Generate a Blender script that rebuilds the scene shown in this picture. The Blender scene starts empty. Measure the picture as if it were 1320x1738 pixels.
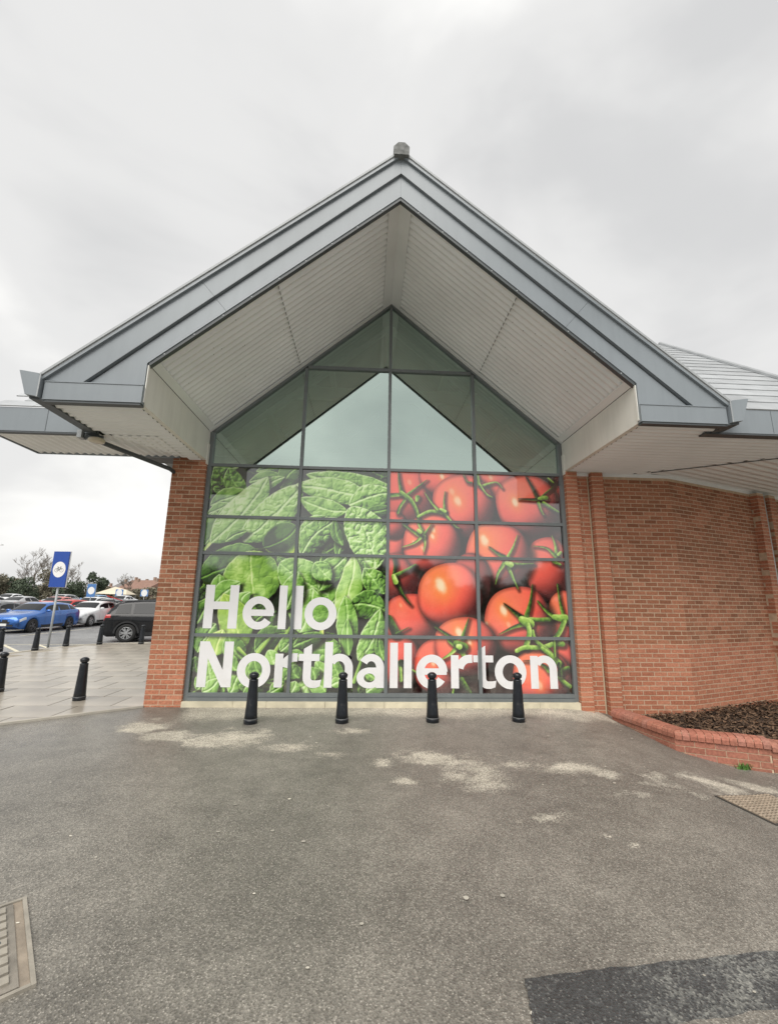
import bpy, bmesh, math, random
import numpy as np
from mathutils import Matrix, Vector
random.seed(7)
R=math.radians
SC=bpy.context.scene
COL=SC.collection
# ================================================================== camera
CAM_POS=(-0.341,-7.087,1.61); YAW,PITCH,ROLL=-0.05,0.204,0.015
cd=bpy.data.cameras.new('camera'); cam=bpy.data.objects.new('camera',cd); COL.objects.link(cam)
cy,sy=math.cos(YAW),math.sin(YAW); cp,sp=math.cos(PITCH),math.sin(PITCH)
fw=Vector((-sy*cp,cy*cp,sp)); r0=Vector((cy,sy,0)); u0=r0.cross(fw)
rt=math.cos(ROLL)*r0+math.sin(ROLL)*u0; up=-math.sin(ROLL)*r0+math.cos(ROLL)*u0
m=Matrix((rt,up,-fw)).transposed().to_4x4(); m.translation=Vector(CAM_POS); cam.matrix_world=m
cd.sensor_fit='HORIZONTAL'; cd.sensor_width=36; cd.lens=36*725/1320; cd.clip_start=.05; cd.clip_end=2000
SC.camera=cam
# ================================================================== sky, sun, exposure
SUN_EL,SUN_AZ=R(52),R(200)          # azimuth measured from +y clockwise: behind and left of the camera
wd=bpy.data.worlds.new('World'); SC.world=wd; wd.use_nodes=True
nt=wd.node_tree; nt.nodes.clear()
def wn(t,**k):
    n=nt.nodes.new(t)
    for a,b in k.items(): setattr(n,a,b)
    return n
sky=wn('ShaderNodeTexSky',sky_type='NISHITA'); sky.sun_disc=False; sky.sun_elevation=SUN_EL; sky.sun_rotation=SUN_AZ; sky.air_density=1.5; sky.dust_density=4
bg1=wn('ShaderNodeBackground'); bg1.inputs['Strength'].default_value=.05; nt.links.new(sky.outputs[0],bg1.inputs[0])
tc=wn('ShaderNodeTexCoord'); mp=wn('ShaderNodeMapping'); mp.inputs['Scale'].default_value=(1.0,1.0,1.9); mp.inputs['Location'].default_value=(.35,.1,.2)
nt.links.new(tc.outputs['Generated'],mp.inputs[0])
n1=wn('ShaderNodeTexNoise'); n1.inputs['Scale'].default_value=1.7; n1.inputs['Detail'].default_value=5; n1.inputs['Roughness'].default_value=.48; n1.inputs['Distortion'].default_value=.35
nt.links.new(mp.outputs[0],n1.inputs['Vector'])
cr=wn('ShaderNodeValToRGB'); cr.color_ramp.interpolation='EASE'
cr.color_ramp.elements[0].position=.34; cr.color_ramp.elements[0].color=(.37,.37,.37,1)
cr.color_ramp.elements[1].position=.72; cr.color_ramp.elements[1].color=(.575,.57,.555,1)
e=cr.color_ramp.elements.new(.52); e.color=(.445,.443,.438,1)
nt.links.new(n1.outputs[0],cr.inputs[0])
bg2=wn('ShaderNodeBackground'); bg2.inputs['Strength'].default_value=1.0; nt.links.new(cr.outputs[0],bg2.inputs[0])
mx=wn('ShaderNodeMixShader'); mx.inputs[0].default_value=.95; nt.links.new(bg1.outputs[0],mx.inputs[1]); nt.links.new(bg2.outputs[0],mx.inputs[2])
wo=wn('ShaderNodeOutputWorld'); nt.links.new(mx.outputs[0],wo.inputs[0])
sd=bpy.data.lights.new('sun','SUN'); sd.energy=1.7; sd.angle=R(50); sd.color=(1,.965,.91)
so=bpy.data.objects.new('sun',sd); COL.objects.link(so)
sdir=Vector((math.sin(SUN_AZ)*math.cos(SUN_EL),math.cos(SUN_AZ)*math.cos(SUN_EL),math.sin(SUN_EL)))
so.rotation_euler=sdir.to_track_quat('Z','Y').to_euler(); so.location=sdir*40
SC.view_settings.view_transform='Standard'; SC.view_settings.look='None'; SC.view_settings.exposure=.95; SC.view_settings.gamma=1; SC.view_settings.use_curve_mapping=False
SC.render.engine='CYCLES'; SC.cycles.use_denoising=True; SC.cycles.max_bounces=8; SC.cycles.transparent_max_bounces=12
# ================================================================== materials
MATS={}
def mat(name,rgb,rough=.6,metal=0,var=0.,vscale=8.,bump=0.,bscale=60.,rnd=0.,spec=.5,coat=0.,streak=0.,dust=None,detail=4):
    """procedural: base colour with noise variation, per-object/per-island variation, fine bump"""
    if name in MATS: return MATS[name]
    M=bpy.data.materials.new(name); M.use_nodes=True; MATS[name]=M
    t=M.node_tree; b=t.nodes['Principled BSDF']
    b.inputs['Roughness'].default_value=rough; b.inputs['Metallic'].default_value=metal; b.inputs['Specular IOR Level'].default_value=spec
    b.inputs['Coat Weight'].default_value=coat; b.inputs['Coat Roughness'].default_value=.05
    g=t.nodes.new('ShaderNodeTexCoord'); L=t.links
    col=None
    base=t.nodes.new('ShaderNodeRGB'); base.outputs[0].default_value=(*rgb,1); col=base.outputs[0]
    def mul(fac,lo,hi,c):
        mr=t.nodes.new('ShaderNodeMapRange'); mr.inputs['To Min'].default_value=lo; mr.inputs['To Max'].default_value=hi; L.new(fac,mr.inputs['Value'])
        v=t.nodes.new('ShaderNodeVectorMath'); v.operation='SCALE'; L.new(c,v.inputs[0]); L.new(mr.outputs[0],v.inputs['Scale']); return v.outputs[0]
    if var:
        n=t.nodes.new('ShaderNodeTexNoise'); n.inputs['Scale'].default_value=vscale; n.inputs['Detail'].default_value=detail; L.new(g.outputs['Object'],n.inputs['Vector'])
        mr0=t.nodes.new('ShaderNodeMapRange'); mr0.inputs['From Min'].default_value=.3; mr0.inputs['From Max'].default_value=.7; L.new(n.outputs[0],mr0.inputs['Value'])
        col=mul(mr0.outputs[0],1-var,1+var,col)
    if rnd:
        oi=t.nodes.new('ShaderNodeObjectInfo'); ge=t.nodes.new('ShaderNodeNewGeometry')
        ad=t.nodes.new('ShaderNodeMath'); ad.operation='ADD'; L.new(oi.outputs['Random'],ad.inputs[0]); L.new(ge.outputs['Random Per Island'],ad.inputs[1])
        fr=t.nodes.new('ShaderNodeMath'); fr.operation='FRACT'; L.new(ad.outputs[0],fr.inputs[0])
        col=mul(fr.outputs[0],1-rnd,1+rnd,col)
    if streak:   # rain streaks and grime running down
        mp_=t.nodes.new('ShaderNodeMapping'); mp_.inputs['Scale'].default_value=(5,5,.5); L.new(g.outputs['Object'],mp_.inputs[0])
        n=t.nodes.new('ShaderNodeTexNoise'); n.inputs['Scale'].default_value=1.6; n.inputs['Detail'].default_value=6; n.inputs['Roughness'].default_value=.65; L.new(mp_.outputs[0],n.inputs['Vector'])
        mr0=t.nodes.new('ShaderNodeMapRange'); mr0.inputs['From Min'].default_value=.42; mr0.inputs['From Max'].default_value=.72; L.new(n.outputs[0],mr0.inputs['Value'])
        col=mul(mr0.outputs[0],1.0,1-streak,col)
    if dust:     # pale scuffs and dried splashes
        n=t.nodes.new('ShaderNodeTexNoise'); n.inputs['Scale'].default_value=dust[1]; n.inputs['Detail'].default_value=8; n.inputs['Roughness'].default_value=.75; L.new(g.outputs['Object'],n.inputs['Vector'])
        mr0=t.nodes.new('ShaderNodeMapRange'); mr0.inputs['From Min'].default_value=.56; mr0.inputs['From Max'].default_value=.74; mr0.inputs['To Max'].default_value=dust[0]; L.new(n.outputs[0],mr0.inputs['Value'])
        mx_=t.nodes.new('ShaderNodeMix'); mx_.data_type='RGBA'; L.new(mr0.outputs[0],mx_.inputs['Factor']); L.new(col,mx_.inputs['A']); mx_.inputs['B'].default_value=(.30,.28,.24,1); col=mx_.outputs['Result']
    L.new(col,b.inputs['Base Color'])
    if bump:
        n=t.nodes.new('ShaderNodeTexNoise'); n.inputs['Scale'].default_value=bscale; n.inputs['Detail'].default_value=3; L.new(g.outputs['Object'],n.inputs['Vector'])
        bp=t.nodes.new('ShaderNodeBump'); bp.inputs['Strength'].default_value=bump; bp.inputs['Distance'].default_value=.01; L.new(n.outputs[0],bp.inputs['Height']); L.new(bp.outputs[0],b.inputs['Normal'])
    return M
M_fascia=mat('fascia_metal',(.240,.270,.292),.38,.0,var=.08,vscale=.7,bump=.03,bscale=3,streak=.07)
M_trim=mat('dark_trim',(.07,.08,.085),.5)
M_cream=mat('cream_panel',(.76,.75,.69),.5,var=.04,vscale=2,streak=.10)
M_soffit=mat('soffit_sheet',(.80,.82,.82),.45,var=.07,vscale=1.0)
M_frame=mat('frame_grey',(.17,.19,.195),.42,var=.06,vscale=3,streak=.12)
M_slate=mat('slate',(.34,.355,.365),.5,rnd=.14,var=.12,vscale=3,bump=.15,bscale=40)
M_mortar=mat('mortar',(.55,.42,.295),.9,var=.15,vscale=14,bump=.3,bscale=90)
M_stone=mat('sill_stone',(.62,.57,.43),.8,var=.15,vscale=6,bump=.2,bscale=70)
M_steel=mat('white_steel',(.86,.89,.84),.5)
M_inner=mat('interior_paint',(.40,.43,.39),.7,var=.1,vscale=.8)
M_black=mat('bollard_black',(.010,.013,.018),.30,bump=.14,bscale=45,spec=.5,var=.3,vscale=9,dust=(.22,9.))
M_kerb=mat('kerb_concrete',(.46,.43,.37),.85,rnd=.12,var=.12,vscale=5,bump=.2)
M_iron=mat('cast_iron',(.27,.225,.175),.55,.0,var=.25,vscale=9,bump=.25,bscale=60)
M_white=mat('white_plastic',(.78,.78,.77),.45)
M_galv=mat('galvanised',(.36,.38,.39),.5,.0,var=.08)
M_blue=mat('sign_blue',(.02,.07,.33),.4)
M_paint=mat('road_paint',(.62,.58,.45),.75,var=.2,vscale=12)
def brick_mat(name,c1,c2,c3,stain):
    M=bpy.data.materials.new(name); M.use_nodes=True; t=M.node_tree; b=t.nodes['Principled BSDF']; L=t.links
    b.inputs['Roughness'].default_value=.82; b.inputs['Specular IOR Level'].default_value=.25
    oi=t.nodes.new('ShaderNodeObjectInfo'); ge=t.nodes.new('ShaderNodeNewGeometry')
    ad=t.nodes.new('ShaderNodeMath'); ad.operation='ADD'; L.new(oi.outputs['Random'],ad.inputs[0]); L.new(ge.outputs['Random Per Island'],ad.inputs[1])
    fr=t.nodes.new('ShaderNodeMath'); fr.operation='FRACT'; L.new(ad.outputs[0],fr.inputs[0])
    r=t.nodes.new('ShaderNodeValToRGB'); r.color_ramp.elements[0].color=(*c1,1); r.color_ramp.elements[1].color=(*c3,1); q=r.color_ramp.elements.new(.55); q.color=(*c2,1)
    L.new(fr.outputs[0],r.inputs[0])
    n=t.nodes.new('ShaderNodeTexNoise'); n.inputs['Scale'].default_value=1.6; n.inputs['Detail'].default_value=6; n.inputs['Roughness'].default_value=.7; L.new(ge.outputs['Position'],n.inputs['Vector'])
    n2=t.nodes.new('ShaderNodeTexNoise'); n2.inputs['Scale'].default_value=38; n2.inputs['Detail'].default_value=4; L.new(ge.outputs['Position'],n2.inputs['Vector'])
    mr=t.nodes.new('ShaderNodeMapRange'); mr.inputs['From Min'].default_value=.42; mr.inputs['From Max'].default_value=.72; mr.inputs['To Max'].default_value=stain; L.new(n.outputs[0],mr.inputs['Value'])
    mx=t.nodes.new('ShaderNodeMix'); mx.data_type='RGBA'; L.new(mr.outputs[0],mx.inputs['Factor']); L.new(r.outputs[0],mx.inputs['A']); mx.inputs['B'].default_value=(.20,.15,.10,1)
    mr2=t.nodes.new('ShaderNodeMapRange'); mr2.inputs['From Min'].default_value=.3; mr2.inputs['From Max'].default_value=.7; mr2.inputs['To Min'].default_value=.78; mr2.inputs['To Max'].default_value=1.2; L.new(n2.outputs[0],mr2.inputs['Value'])
    sc=t.nodes.new('ShaderNodeVectorMath'); sc.operation='SCALE'; L.new(mx.outputs['Result'],sc.inputs[0]); L.new(mr2.outputs[0],sc.inputs['Scale']); L.new(sc.outputs[0],b.inputs['Base Color'])
    bp=t.nodes.new('ShaderNodeBump'); bp.inputs['Strength'].default_value=.35; bp.inputs['Distance'].default_value=.006; L.new(n2.outputs[0],bp.inputs['Height']); L.new(bp.outputs[0],b.inputs['Normal'])
    MATS[name]=M; return M
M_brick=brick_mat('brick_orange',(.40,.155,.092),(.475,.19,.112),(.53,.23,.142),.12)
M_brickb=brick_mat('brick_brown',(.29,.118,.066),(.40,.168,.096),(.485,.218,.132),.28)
M_brickp=brick_mat('brick_planter',(.33,.13,.09),(.41,.165,.115),(.37,.17,.13),.25)
def glossy_over(name,base_socket_fn,refl,tint=(1,1,1),base='diffuse',rough=.05):
    M=bpy.data.materials.new(name); M.use_nodes=True; t=M.node_tree; L=t.links; t.nodes.remove(t.nodes['Principled BSDF'])
    out=t.nodes['Material Output']
    if base=='diffuse': d=t.nodes.new('ShaderNodeBsdfDiffuse')
    else: d=t.nodes.new('ShaderNodeBsdfTransparent')
    c=base_socket_fn(t)
    if base=='diffuse':   # dried splashes and dust on the film
        ge=t.nodes.new('ShaderNodeNewGeometry'); n=t.nodes.new('ShaderNodeTexNoise'); n.inputs['Scale'].default_value=5; n.inputs['Detail'].default_value=8; n.inputs['Roughness'].default_value=.75; L.new(ge.outputs['Position'],n.inputs['Vector'])
        sx=t.nodes.new('ShaderNodeSeparateXYZ'); L.new(ge.outputs['Position'],sx.inputs[0])
        m1=t.nodes.new('ShaderNodeMapRange'); m1.inputs['From Min'].default_value=.15; m1.inputs['From Max'].default_value=.75; m1.inputs['To Min'].default_value=.38; m1.inputs['To Max'].default_value=.05; L.new(sx.outputs['Z'],m1.inputs['Value'])
        m2=t.nodes.new('ShaderNodeMapRange'); m2.inputs['From Min'].default_value=.42; m2.inputs['From Max'].default_value=.8; L.new(n.outputs[0],m2.inputs['Value'])
        m3=t.nodes.new('ShaderNodeMath'); m3.operation='MULTIPLY'; L.new(m1.outputs[0],m3.inputs[0]); L.new(m2.outputs[0],m3.inputs[1])
        mm_=t.nodes.new('ShaderNodeMix'); mm_.data_type='RGBA'; L.new(m3.outputs[0],mm_.inputs['Factor']); L.new(c,mm_.inputs['A']); mm_.inputs['B'].default_value=(.42,.38,.31,1); c=mm_.outputs['Result']
    if c is not None: L.new(c,d.inputs['Color'])
    g=t.nodes.new('ShaderNodeBsdfGlossy'); g.inputs['Roughness'].default_value=rough; g.inputs['Color'].default_value=(*tint,1)
    lw=t.nodes.new('ShaderNodeFresnel'); lw.inputs['IOR'].default_value=refl
    mx=t.nodes.new('ShaderNodeMixShader'); L.new(lw.outputs[0],mx.inputs[0]); L.new(d.outputs[0],mx.inputs[1]); L.new(g.outputs[0],mx.inputs[2]); L.new(mx.outputs[0],out.inputs[0])
    MATS[name]=M; return M
def f_attr(t):
    a=t.nodes.new('ShaderNodeVertexColor'); a.layer_name='print'; return a.outputs['Color']
def f_rgb(c):
    def f(t):
        a=t.nodes.new('ShaderNodeRGB'); a.outputs[0].default_value=(*c,1); return a.outputs[0]
    return f
M_print=glossy_over('printed_film',f_attr,2.35)
M_letter=glossy_over('white_film',f_rgb((.88,.88,.89)),1.9)
M_glass=glossy_over('coated_glass',f_rgb((.78,.94,.84)),7.2,(.83,1,.91),'transparent',.006)
M_carglass=mat('car_glass',(.010,.012,.014),.05,spec=.3)
# ================================================================== helpers
def link(name,me,material=None,parent=None,smooth=False):
    o=bpy.data.objects.new(name,me); COL.objects.link(o)
    if material is not None and len(me.materials)==0: me.materials.append(material)
    if parent is not None: o.parent=parent
    if smooth:
        for p in me.polygons: p.use_smooth=True
    return o
def mesh(name,verts,faces,material=None,parent=None,smooth=False):
    me=bpy.data.meshes.new(name); me.from_pydata([tuple(v) for v in verts],[],faces); me.update()
    return link(name,me,material,parent,smooth)
def empty(name,loc=(0,0,0),rz=0):
    o=bpy.data.objects.new(name,None); COL.objects.link(o); o.location=loc; o.rotation_euler=(0,0,rz); o.empty_display_size=.2; return o
def tag(o,label=None,cat=None,group=None,kind=None):
    if label: o['label']=label
    if cat: o['category']=cat
    if group: o['group']=group
    if kind: o['kind']=kind
    return o
BOXF=[(0,3,2,1),(4,5,6,7),(0,1,5,4),(1,2,6,5),(2,3,7,6),(3,0,4,7)]
class MB:
    def __init__(s): s.v=[]; s.f=[]
    def box(s,x0,x1,y0,y1,z0,z1,M=None):
        b=len(s.v); P=[(x0,y0,z0),(x1,y0,z0),(x1,y1,z0),(x0,y1,z0),(x0,y0,z1),(x1,y0,z1),(x1,y1,z1),(x0,y1,z1)]
        if M is not None: P=[tuple(M@Vector(p)) for p in P]
        s.v+=P; s.f+=[tuple(b+i for i in f) for f in BOXF]; return s
    def prism(s,poly,y0,y1):          # polygon in (x,z), extruded along y
        b=len(s.v); n=len(poly)
        s.v+=[(p[0],y0,p[1]) for p in poly]+[(p[0],y1,p[1]) for p in poly]
        s.f+=[tuple(b+i for i in range(n)),tuple(b+n+i for i in reversed(range(n)))]+[(b+(i+1)%n,b+i,b+n+i,b+n+(i+1)%n) for i in range(n)]; return s
    def slab(s,poly,z0,z1):           # polygon in (x,y), extruded along z
        b=len(s.v); n=len(poly)
        s.v+=[(p[0],p[1],z0) for p in poly]+[(p[0],p[1],z1) for p in poly]
        s.f+=[tuple(b+i for i in reversed(range(n))),tuple(b+n+i for i in range(n))]+[(b+i,b+(i+1)%n,b+n+(i+1)%n,b+n+i) for i in range(n)]; return s
    def tube(s,pts,rad,n=8,cap=True):
        b0=len(s.v); pts=[Vector(p) for p in pts]
        rs=rad if isinstance(rad,(list,tuple)) else [rad]*len(pts)
        for i,p in enumerate(pts):
            d=(pts[min(i+1,len(pts)-1)]-pts[max(i-1,0)]).normalized()
            a=d.orthogonal().normalized() if i==0 else (pa-d*pa.dot(d)).normalized()
            pa=a; c=d.cross(a)
            for k in range(n):
                t=2*math.pi*k/n; s.v.append(tuple(p+rs[i]*(math.cos(t)*a+math.sin(t)*c)))
        for i in range(len(pts)-1):
            for k in range(n):
                q=b0+i*n; s.f.append((q+k,q+(k+1)%n,q+n+(k+1)%n,q+n+k))
        if cap:
            s.f.append(tuple(b0+k for k in reversed(range(n)))); q=b0+(len(pts)-1)*n; s.f.append(tuple(q+k for k in range(n)))
        return s
    def lathe(s,prof,n=24,c=(0,0,0),axis='z',cap=True):
        b0=len(s.v)
        for r,h in prof:
            for k in range(n):
                t=2*math.pi*k/n; a,b_=r*math.cos(t),r*math.sin(t)
                p=(a,b_,h) if axis=='z' else ((a,h,b_) if axis=='y' else (h,a,b_))
                s.v.append((p[0]+c[0],p[1]+c[1],p[2]+c[2]))
        for i in range(len(prof)-1):
            for k in range(n):
                q=b0+i*n; f=(q+k,q+(k+1)%n,q+n+(k+1)%n,q+n+k); s.f.append(f if axis!='y' else f[::-1])
        if cap:
            f=tuple(b0+k for k in reversed(range(n))); s.f.append(f if axis!='y' else f[::-1]); q=b0+(len(prof)-1)*n; f=tuple(q+k for k in range(n)); s.f.append(f if axis!='y' else f[::-1])
        return s
    def build(s,name,material,parent=None,smooth=False):
        return mesh(name,s.v,s.f,material,parent,smooth)
def copy_tree(o,parent=None):
    c=o.copy(); COL.objects.link(c); c.parent=parent
    for ch in list(o.children): copy_tree(ch,c)
    return c
def sstep(a,b,x):
    t=np.clip((x-a)/(b-a),0,1); return t*t*(3-2*t)
def zg(x,y):                          # forecourt level: falls away to the right
    t=min(1,max(0,(x-.25*y-2.7)/2.2)); return -.32*t*t*(3-2*t)
PRINT_GAIN=1.12
# ------------------------------------------------------------------ printed picture (painted in memory)
HM=np.array([[0.0124629924716163,0.00019438924797522103,-8.380085296510657],[3.684324455214478e-05,-0.01162299503019025,13.90615377711105],[-9.273333545912998e-05,0.0003532475518949762,1.0]])
AX0,AX1,AZ0,AZ1=-3.0,3.0,0.12,3.86
AS=120
def paint_print():
    W=int((AX1-AX0)*AS);Hh=int((AZ1-AZ0)*AS)
    XX,ZZ=np.meshgrid(AX0+(np.arange(W)+.5)/AS,AZ0+(np.arange(Hh)+.5)/AS)
    rng=np.random.RandomState(5)
    def P(u,v):
        q=HM@np.array([u,v,1.]);return np.array([q[0]/q[2],q[1]/q[2]])
    ZO={1:(340,785,7.765),2:(500,785,7.765),3:(315,930,6.686),4:(490,930,6.686),5:(650,790,8.),6:(800,795,8.),7:(645,940,6.954),8:(805,945,6.954)}
    def zp(k,x,y):
        o=ZO[k];return P(o[0]+x/o[2],o[1]+y/o[2])
    def vnoise(x,y,seed):
        r=np.random.RandomState(seed).rand(64,64)
        xi=np.floor(x).astype(int);yi=np.floor(y).astype(int);fx=x-xi;fy=y-yi
        fx=fx*fx*(3-2*fx);fy=fy*fy*(3-2*fy);a=xi%64;b=yi%64;a1=(a+1)%64;b1=(b+1)%64
        return (r[b,a]*(1-fx)+r[b,a1]*fx)*(1-fy)+(r[b1,a]*(1-fx)+r[b1,a1]*fx)*fy
    def fbm(x,y,seed,o=3):
        s=0;a=1;t=0
        for i in range(o):
            s=s+a*vnoise(x*2**i+17*i,y*2**i+31*i,seed+i);t+=a;a*=.5
        return s/t
    img=np.zeros((Hh,W,3));img[:]=(.10,.16,.10)
    sst=lambda a,b,x:(lambda t:t*t*(3-2*t))(np.clip((x-a)/(b-a),0,1))
    GR=np.array([(.04,.075,.05),(.17,.26,.14),(.33,.50,.21),(.53,.73,.33),(.73,.89,.53),(.89,.97,.77)])
    def green(t,warm):
        t=np.clip(t,0,1)*5;i=np.minimum(t.astype(int),4);f=(t-i)[...,None]
        c=GR[i]*(1-f)+GR[i+1]*f
        return c*(1+warm*np.array([.22,.05,-.35]))
    def box(pts,pad):
        pts=np.array(pts);a=pts.min(0)-pad;b=pts.max(0)+pad
        i0=max(0,int((a[0]-AX0)*AS));i1=min(W,int((b[0]-AX0)*AS)+2);j0=max(0,int((a[1]-AZ0)*AS));j1=min(Hh,int((b[1]-AZ0)*AS)+2)
        return slice(j0,j1),slice(i0,i1)
    def leaf(b,t,hw,bend=0.,tone=.6,warm=0.,q=1.,a=.75,bb=.85,rim=.0,stem=None,xmax=None,sh=.75,veins=7):
        b=np.array(b);t=np.array(t);L=np.hypot(*(t-b));d=(t-b)/L;n=np.array([-d[1],d[0]])
        sl=box([b,t,b+n*hw,b-n*hw,t+n*hw,t-n*hw],.12+abs(bend)*L)
        X=XX[sl];Z=ZZ[sl]
        if X.size==0:return
        seed=rng.randint(1,9999)
        X2=X+.035*(fbm(X*5,Z*5,seed)-.5);Z2=Z+.035*(fbm(X*5,Z*5,seed+7)-.5)
        dx=X2-b[0];dz=Z2-b[1];T=(dx*d[0]+dz*d[1])/L;S=dx*n[0]+dz*n[1]-bend*L*4*T*(1-T)
        Tc=np.clip(T,1e-4,1-1e-4)
        pk=a/(a+bb);w=hw*(Tc**a*(1-Tc)**bb)/(pk**a*(1-pk)**bb)
        w=w*(1+.06*(fbm(T*9,np.sign(S)*3+5+0*T,seed+3)-.5)*2)
        ins=(T>0)&(T<1)
        dist=np.where(ins,np.abs(S)-w,np.hypot(np.where(T<.5,T,T-1)*L,S))
        clip=1. if xmax is None else (X<xmax)
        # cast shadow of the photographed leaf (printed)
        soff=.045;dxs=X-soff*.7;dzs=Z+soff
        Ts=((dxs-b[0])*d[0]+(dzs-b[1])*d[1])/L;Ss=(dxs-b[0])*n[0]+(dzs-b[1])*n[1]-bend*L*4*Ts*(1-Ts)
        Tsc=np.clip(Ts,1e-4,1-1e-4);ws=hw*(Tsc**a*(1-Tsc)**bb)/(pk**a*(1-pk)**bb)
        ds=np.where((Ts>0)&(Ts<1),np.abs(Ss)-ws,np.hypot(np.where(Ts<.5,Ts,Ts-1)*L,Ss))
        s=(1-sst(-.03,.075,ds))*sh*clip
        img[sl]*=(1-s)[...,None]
        if stem is not None:
            strand([b,stem],.028,.022,tone+.15,warm+.3)
        m=(1-sst(-.006,.006,dist))*clip
        r=np.clip(np.abs(S)/np.maximum(w,1e-3),0,1)
        # relief: convex halves, grooves along veins, crumpling
        ph=T*veins-r*1.1+.35*np.sign(S)+.35*(fbm(X*6,Z*6,seed+11)-.5)
        vein=np.abs((ph%1)-.5)*2
        cr=fbm(X*13,Z*13,seed+20,3);cr2=1-np.abs(2*fbm(X*10+3,Z*10,seed+30,2)-1)
        h=.055*np.sqrt(np.clip(1-r*r,0,1))*np.minimum(1,hw/.2)+.012*np.sqrt(vein+.03)*(.4+r)*q*min(1,hw/.2)+.022*q*cr+.015*q*(1-cr2**3)-.025*np.exp(-(S/(.012+.004*L))**2)
        gz,gx=np.gradient(h,1./AS)
        lit=np.clip(gx*.6-gz*.7,-1.1,1.1)
        val=tone-.085+.34*lit*(.6+.4*q)-.10*r**3+.05*np.sign(S)*(.5 if hw>.1 else .2)+.10*(fbm(X*2.5,Z*2.5,seed+40)-.5)
        val=val-.13*np.clip(cr2-.88,0,.12)/.12*q+.16*sst(.55,.8,fbm(X*4.5,Z*4.5,seed+60,2))
        mid=np.exp(-(S/(.007+.011*(1-Tc)))**2)
        val=val+.20*mid+.05*np.exp(-((1-vein)/.10)**2)*(1-r)
        val=val+.18*np.exp(-((dist+.008)/.007)**2)
        wm=warm+.0*val
        if rim: val=val+rim*sst(.55,1.,r*np.where(S<0,1,.2));wm=warm+.9*sst(.5,1.,r)*(S<0)*np.sign(rim)
        val=np.clip(val,.02,.97)
        c=green(val,np.clip(wm,0,1)[...,None])
        img[sl]=img[sl]*(1-m[...,None])+c*m[...,None]
    def strand(pts,w0,w1,tone,warm=.2,col=None,shadow=.55,rough=1.):
        pts=np.array(pts)
        if len(pts)>2: # smooth polyline
            tt=np.linspace(0,len(pts)-1,len(pts)*8);i=np.minimum(tt.astype(int),len(pts)-2);f=(tt-i)[:,None]
            p0=pts[np.maximum(i-1,0)];p1=pts[i];p2=pts[i+1];p3=pts[np.minimum(i+2,len(pts)-1)]
            pts=.5*((2*p1)+(-p0+p2)*f+(2*p0-5*p1+4*p2-p3)*f**2+(-p0+3*p1-3*p2+p3)*f**3)
        sl=box(pts,.12);X=XX[sl];Z=ZZ[sl]
        if X.size==0:return
        seed=rng.randint(1,9999)
        best=np.full(X.shape,9.);sd=np.zeros(X.shape);tb=np.zeros(X.shape);bs=np.full(X.shape,9.)
        n=len(pts)-1
        for k in range(n):
            a=pts[k];b=pts[k+1];e=b-a;l2=(e@e)+1e-12
            t=np.clip(((X-a[0])*e[0]+(Z-a[1])*e[1])/l2,0,1)
            g=(k+t)/n;wd=w0+(w1-w0)*g
            ox=X-a[0]-t*e[0];oz=Z-a[1]-t*e[1];dd=np.hypot(ox,oz)-wd
            u=dd<best;best=np.where(u,dd,best);sd=np.where(u,(ox*-e[1]+oz*e[0])/np.sqrt(l2)/np.maximum(wd,1e-4),sd);tb=np.where(u,g,tb)
            ox=X-.025-a[0];oz=Z+.035-a[1];t=np.clip((ox*e[0]+oz*e[1])/l2,0,1)
            bs=np.minimum(bs,np.hypot(ox-t*e[0],oz-t*e[1])-w0-(w1-w0)*(k+t)/n)
        s=(1-sst(-.01,.05,bs))*shadow;img[sl]*=(1-s)[...,None]
        m=1-sst(-.005,.005,best)
        val=tone+.22*np.clip(sd,-1,1)*np.sign(.3+.0*sd)+.30*rough*(fbm(X*28,Z*28,seed)-.5)-.12*tb
        c=green(np.clip(val,.03,.93),np.full(X.shape,warm)[...,None])
        img[sl]=img[sl]*(1-m[...,None])+c*m[...,None]
    def tomato(cx,cy,rx,ry,tone=1.,hl=(),rot=0.,orange=.3,flat=0.):
        rx=rx*1.05;ry=ry*1.05;c=P(cx,cy);a=abs(P(cx+rx,cy)[0]-c[0]);b=abs(P(cx,cy-ry)[1]-c[1])
        sl=box([c-[a,b],c+[a,b]],.2);X=XX[sl];Z=ZZ[sl]
        if X.size==0:return
        seed=rng.randint(1,9999);cs,sn=np.cos(rot),np.sin(rot)
        x=((X-c[0])*cs+(Z-c[1])*sn)/a;z=(-(X-c[0])*sn+(Z-c[1])*cs)/b
        th=np.arctan2(z,x);k=1+.018*np.sin(3*th+seed)+.012*np.sin(5*th+seed*2)
        r=np.sqrt(x*x+z*z)/k;r=(np.abs(x/k)**2.15+np.abs(z/k)**2.15)**(1/2.15)
        xs=x-.10;zs=z+.12;rs=np.sqrt(xs*xs+zs*zs)
        s=(1-sst(.93,1.22,rs))*.72;img[sl]*=(1-s)[...,None]
        m=1-sst(-.005,.005,(r-1)*min(a,b))
        nz=np.sqrt(np.clip(1-r*r,0,1))
        li=np.clip(-.42*x+.48*z+.72*nz,-.2,1)
        v=np.clip(.30+.78*li,0,1)*tone
        base=np.array([.95,.385,.335]);dark=np.array([.29,.13,.14]);pale=np.array([.98,.54,.45])
        col=dark+(base-dark)*sst(.18,.78,v)[...,None];col=col+(pale-col)*(.55*sst(.72,1.05,v))[...,None]
        col=col+np.array([.02,.05,-.02])*orange*sst(.6,1,v)[...,None]
        col=col+(.035*(rng.rand(*X.shape)-.5)+.05*(fbm(X*7,Z*7,seed)-.5))[...,None]*np.array([1,.6,.5])
        col=col*(1-.25*sst(.86,1,r))[...,None]
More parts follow.
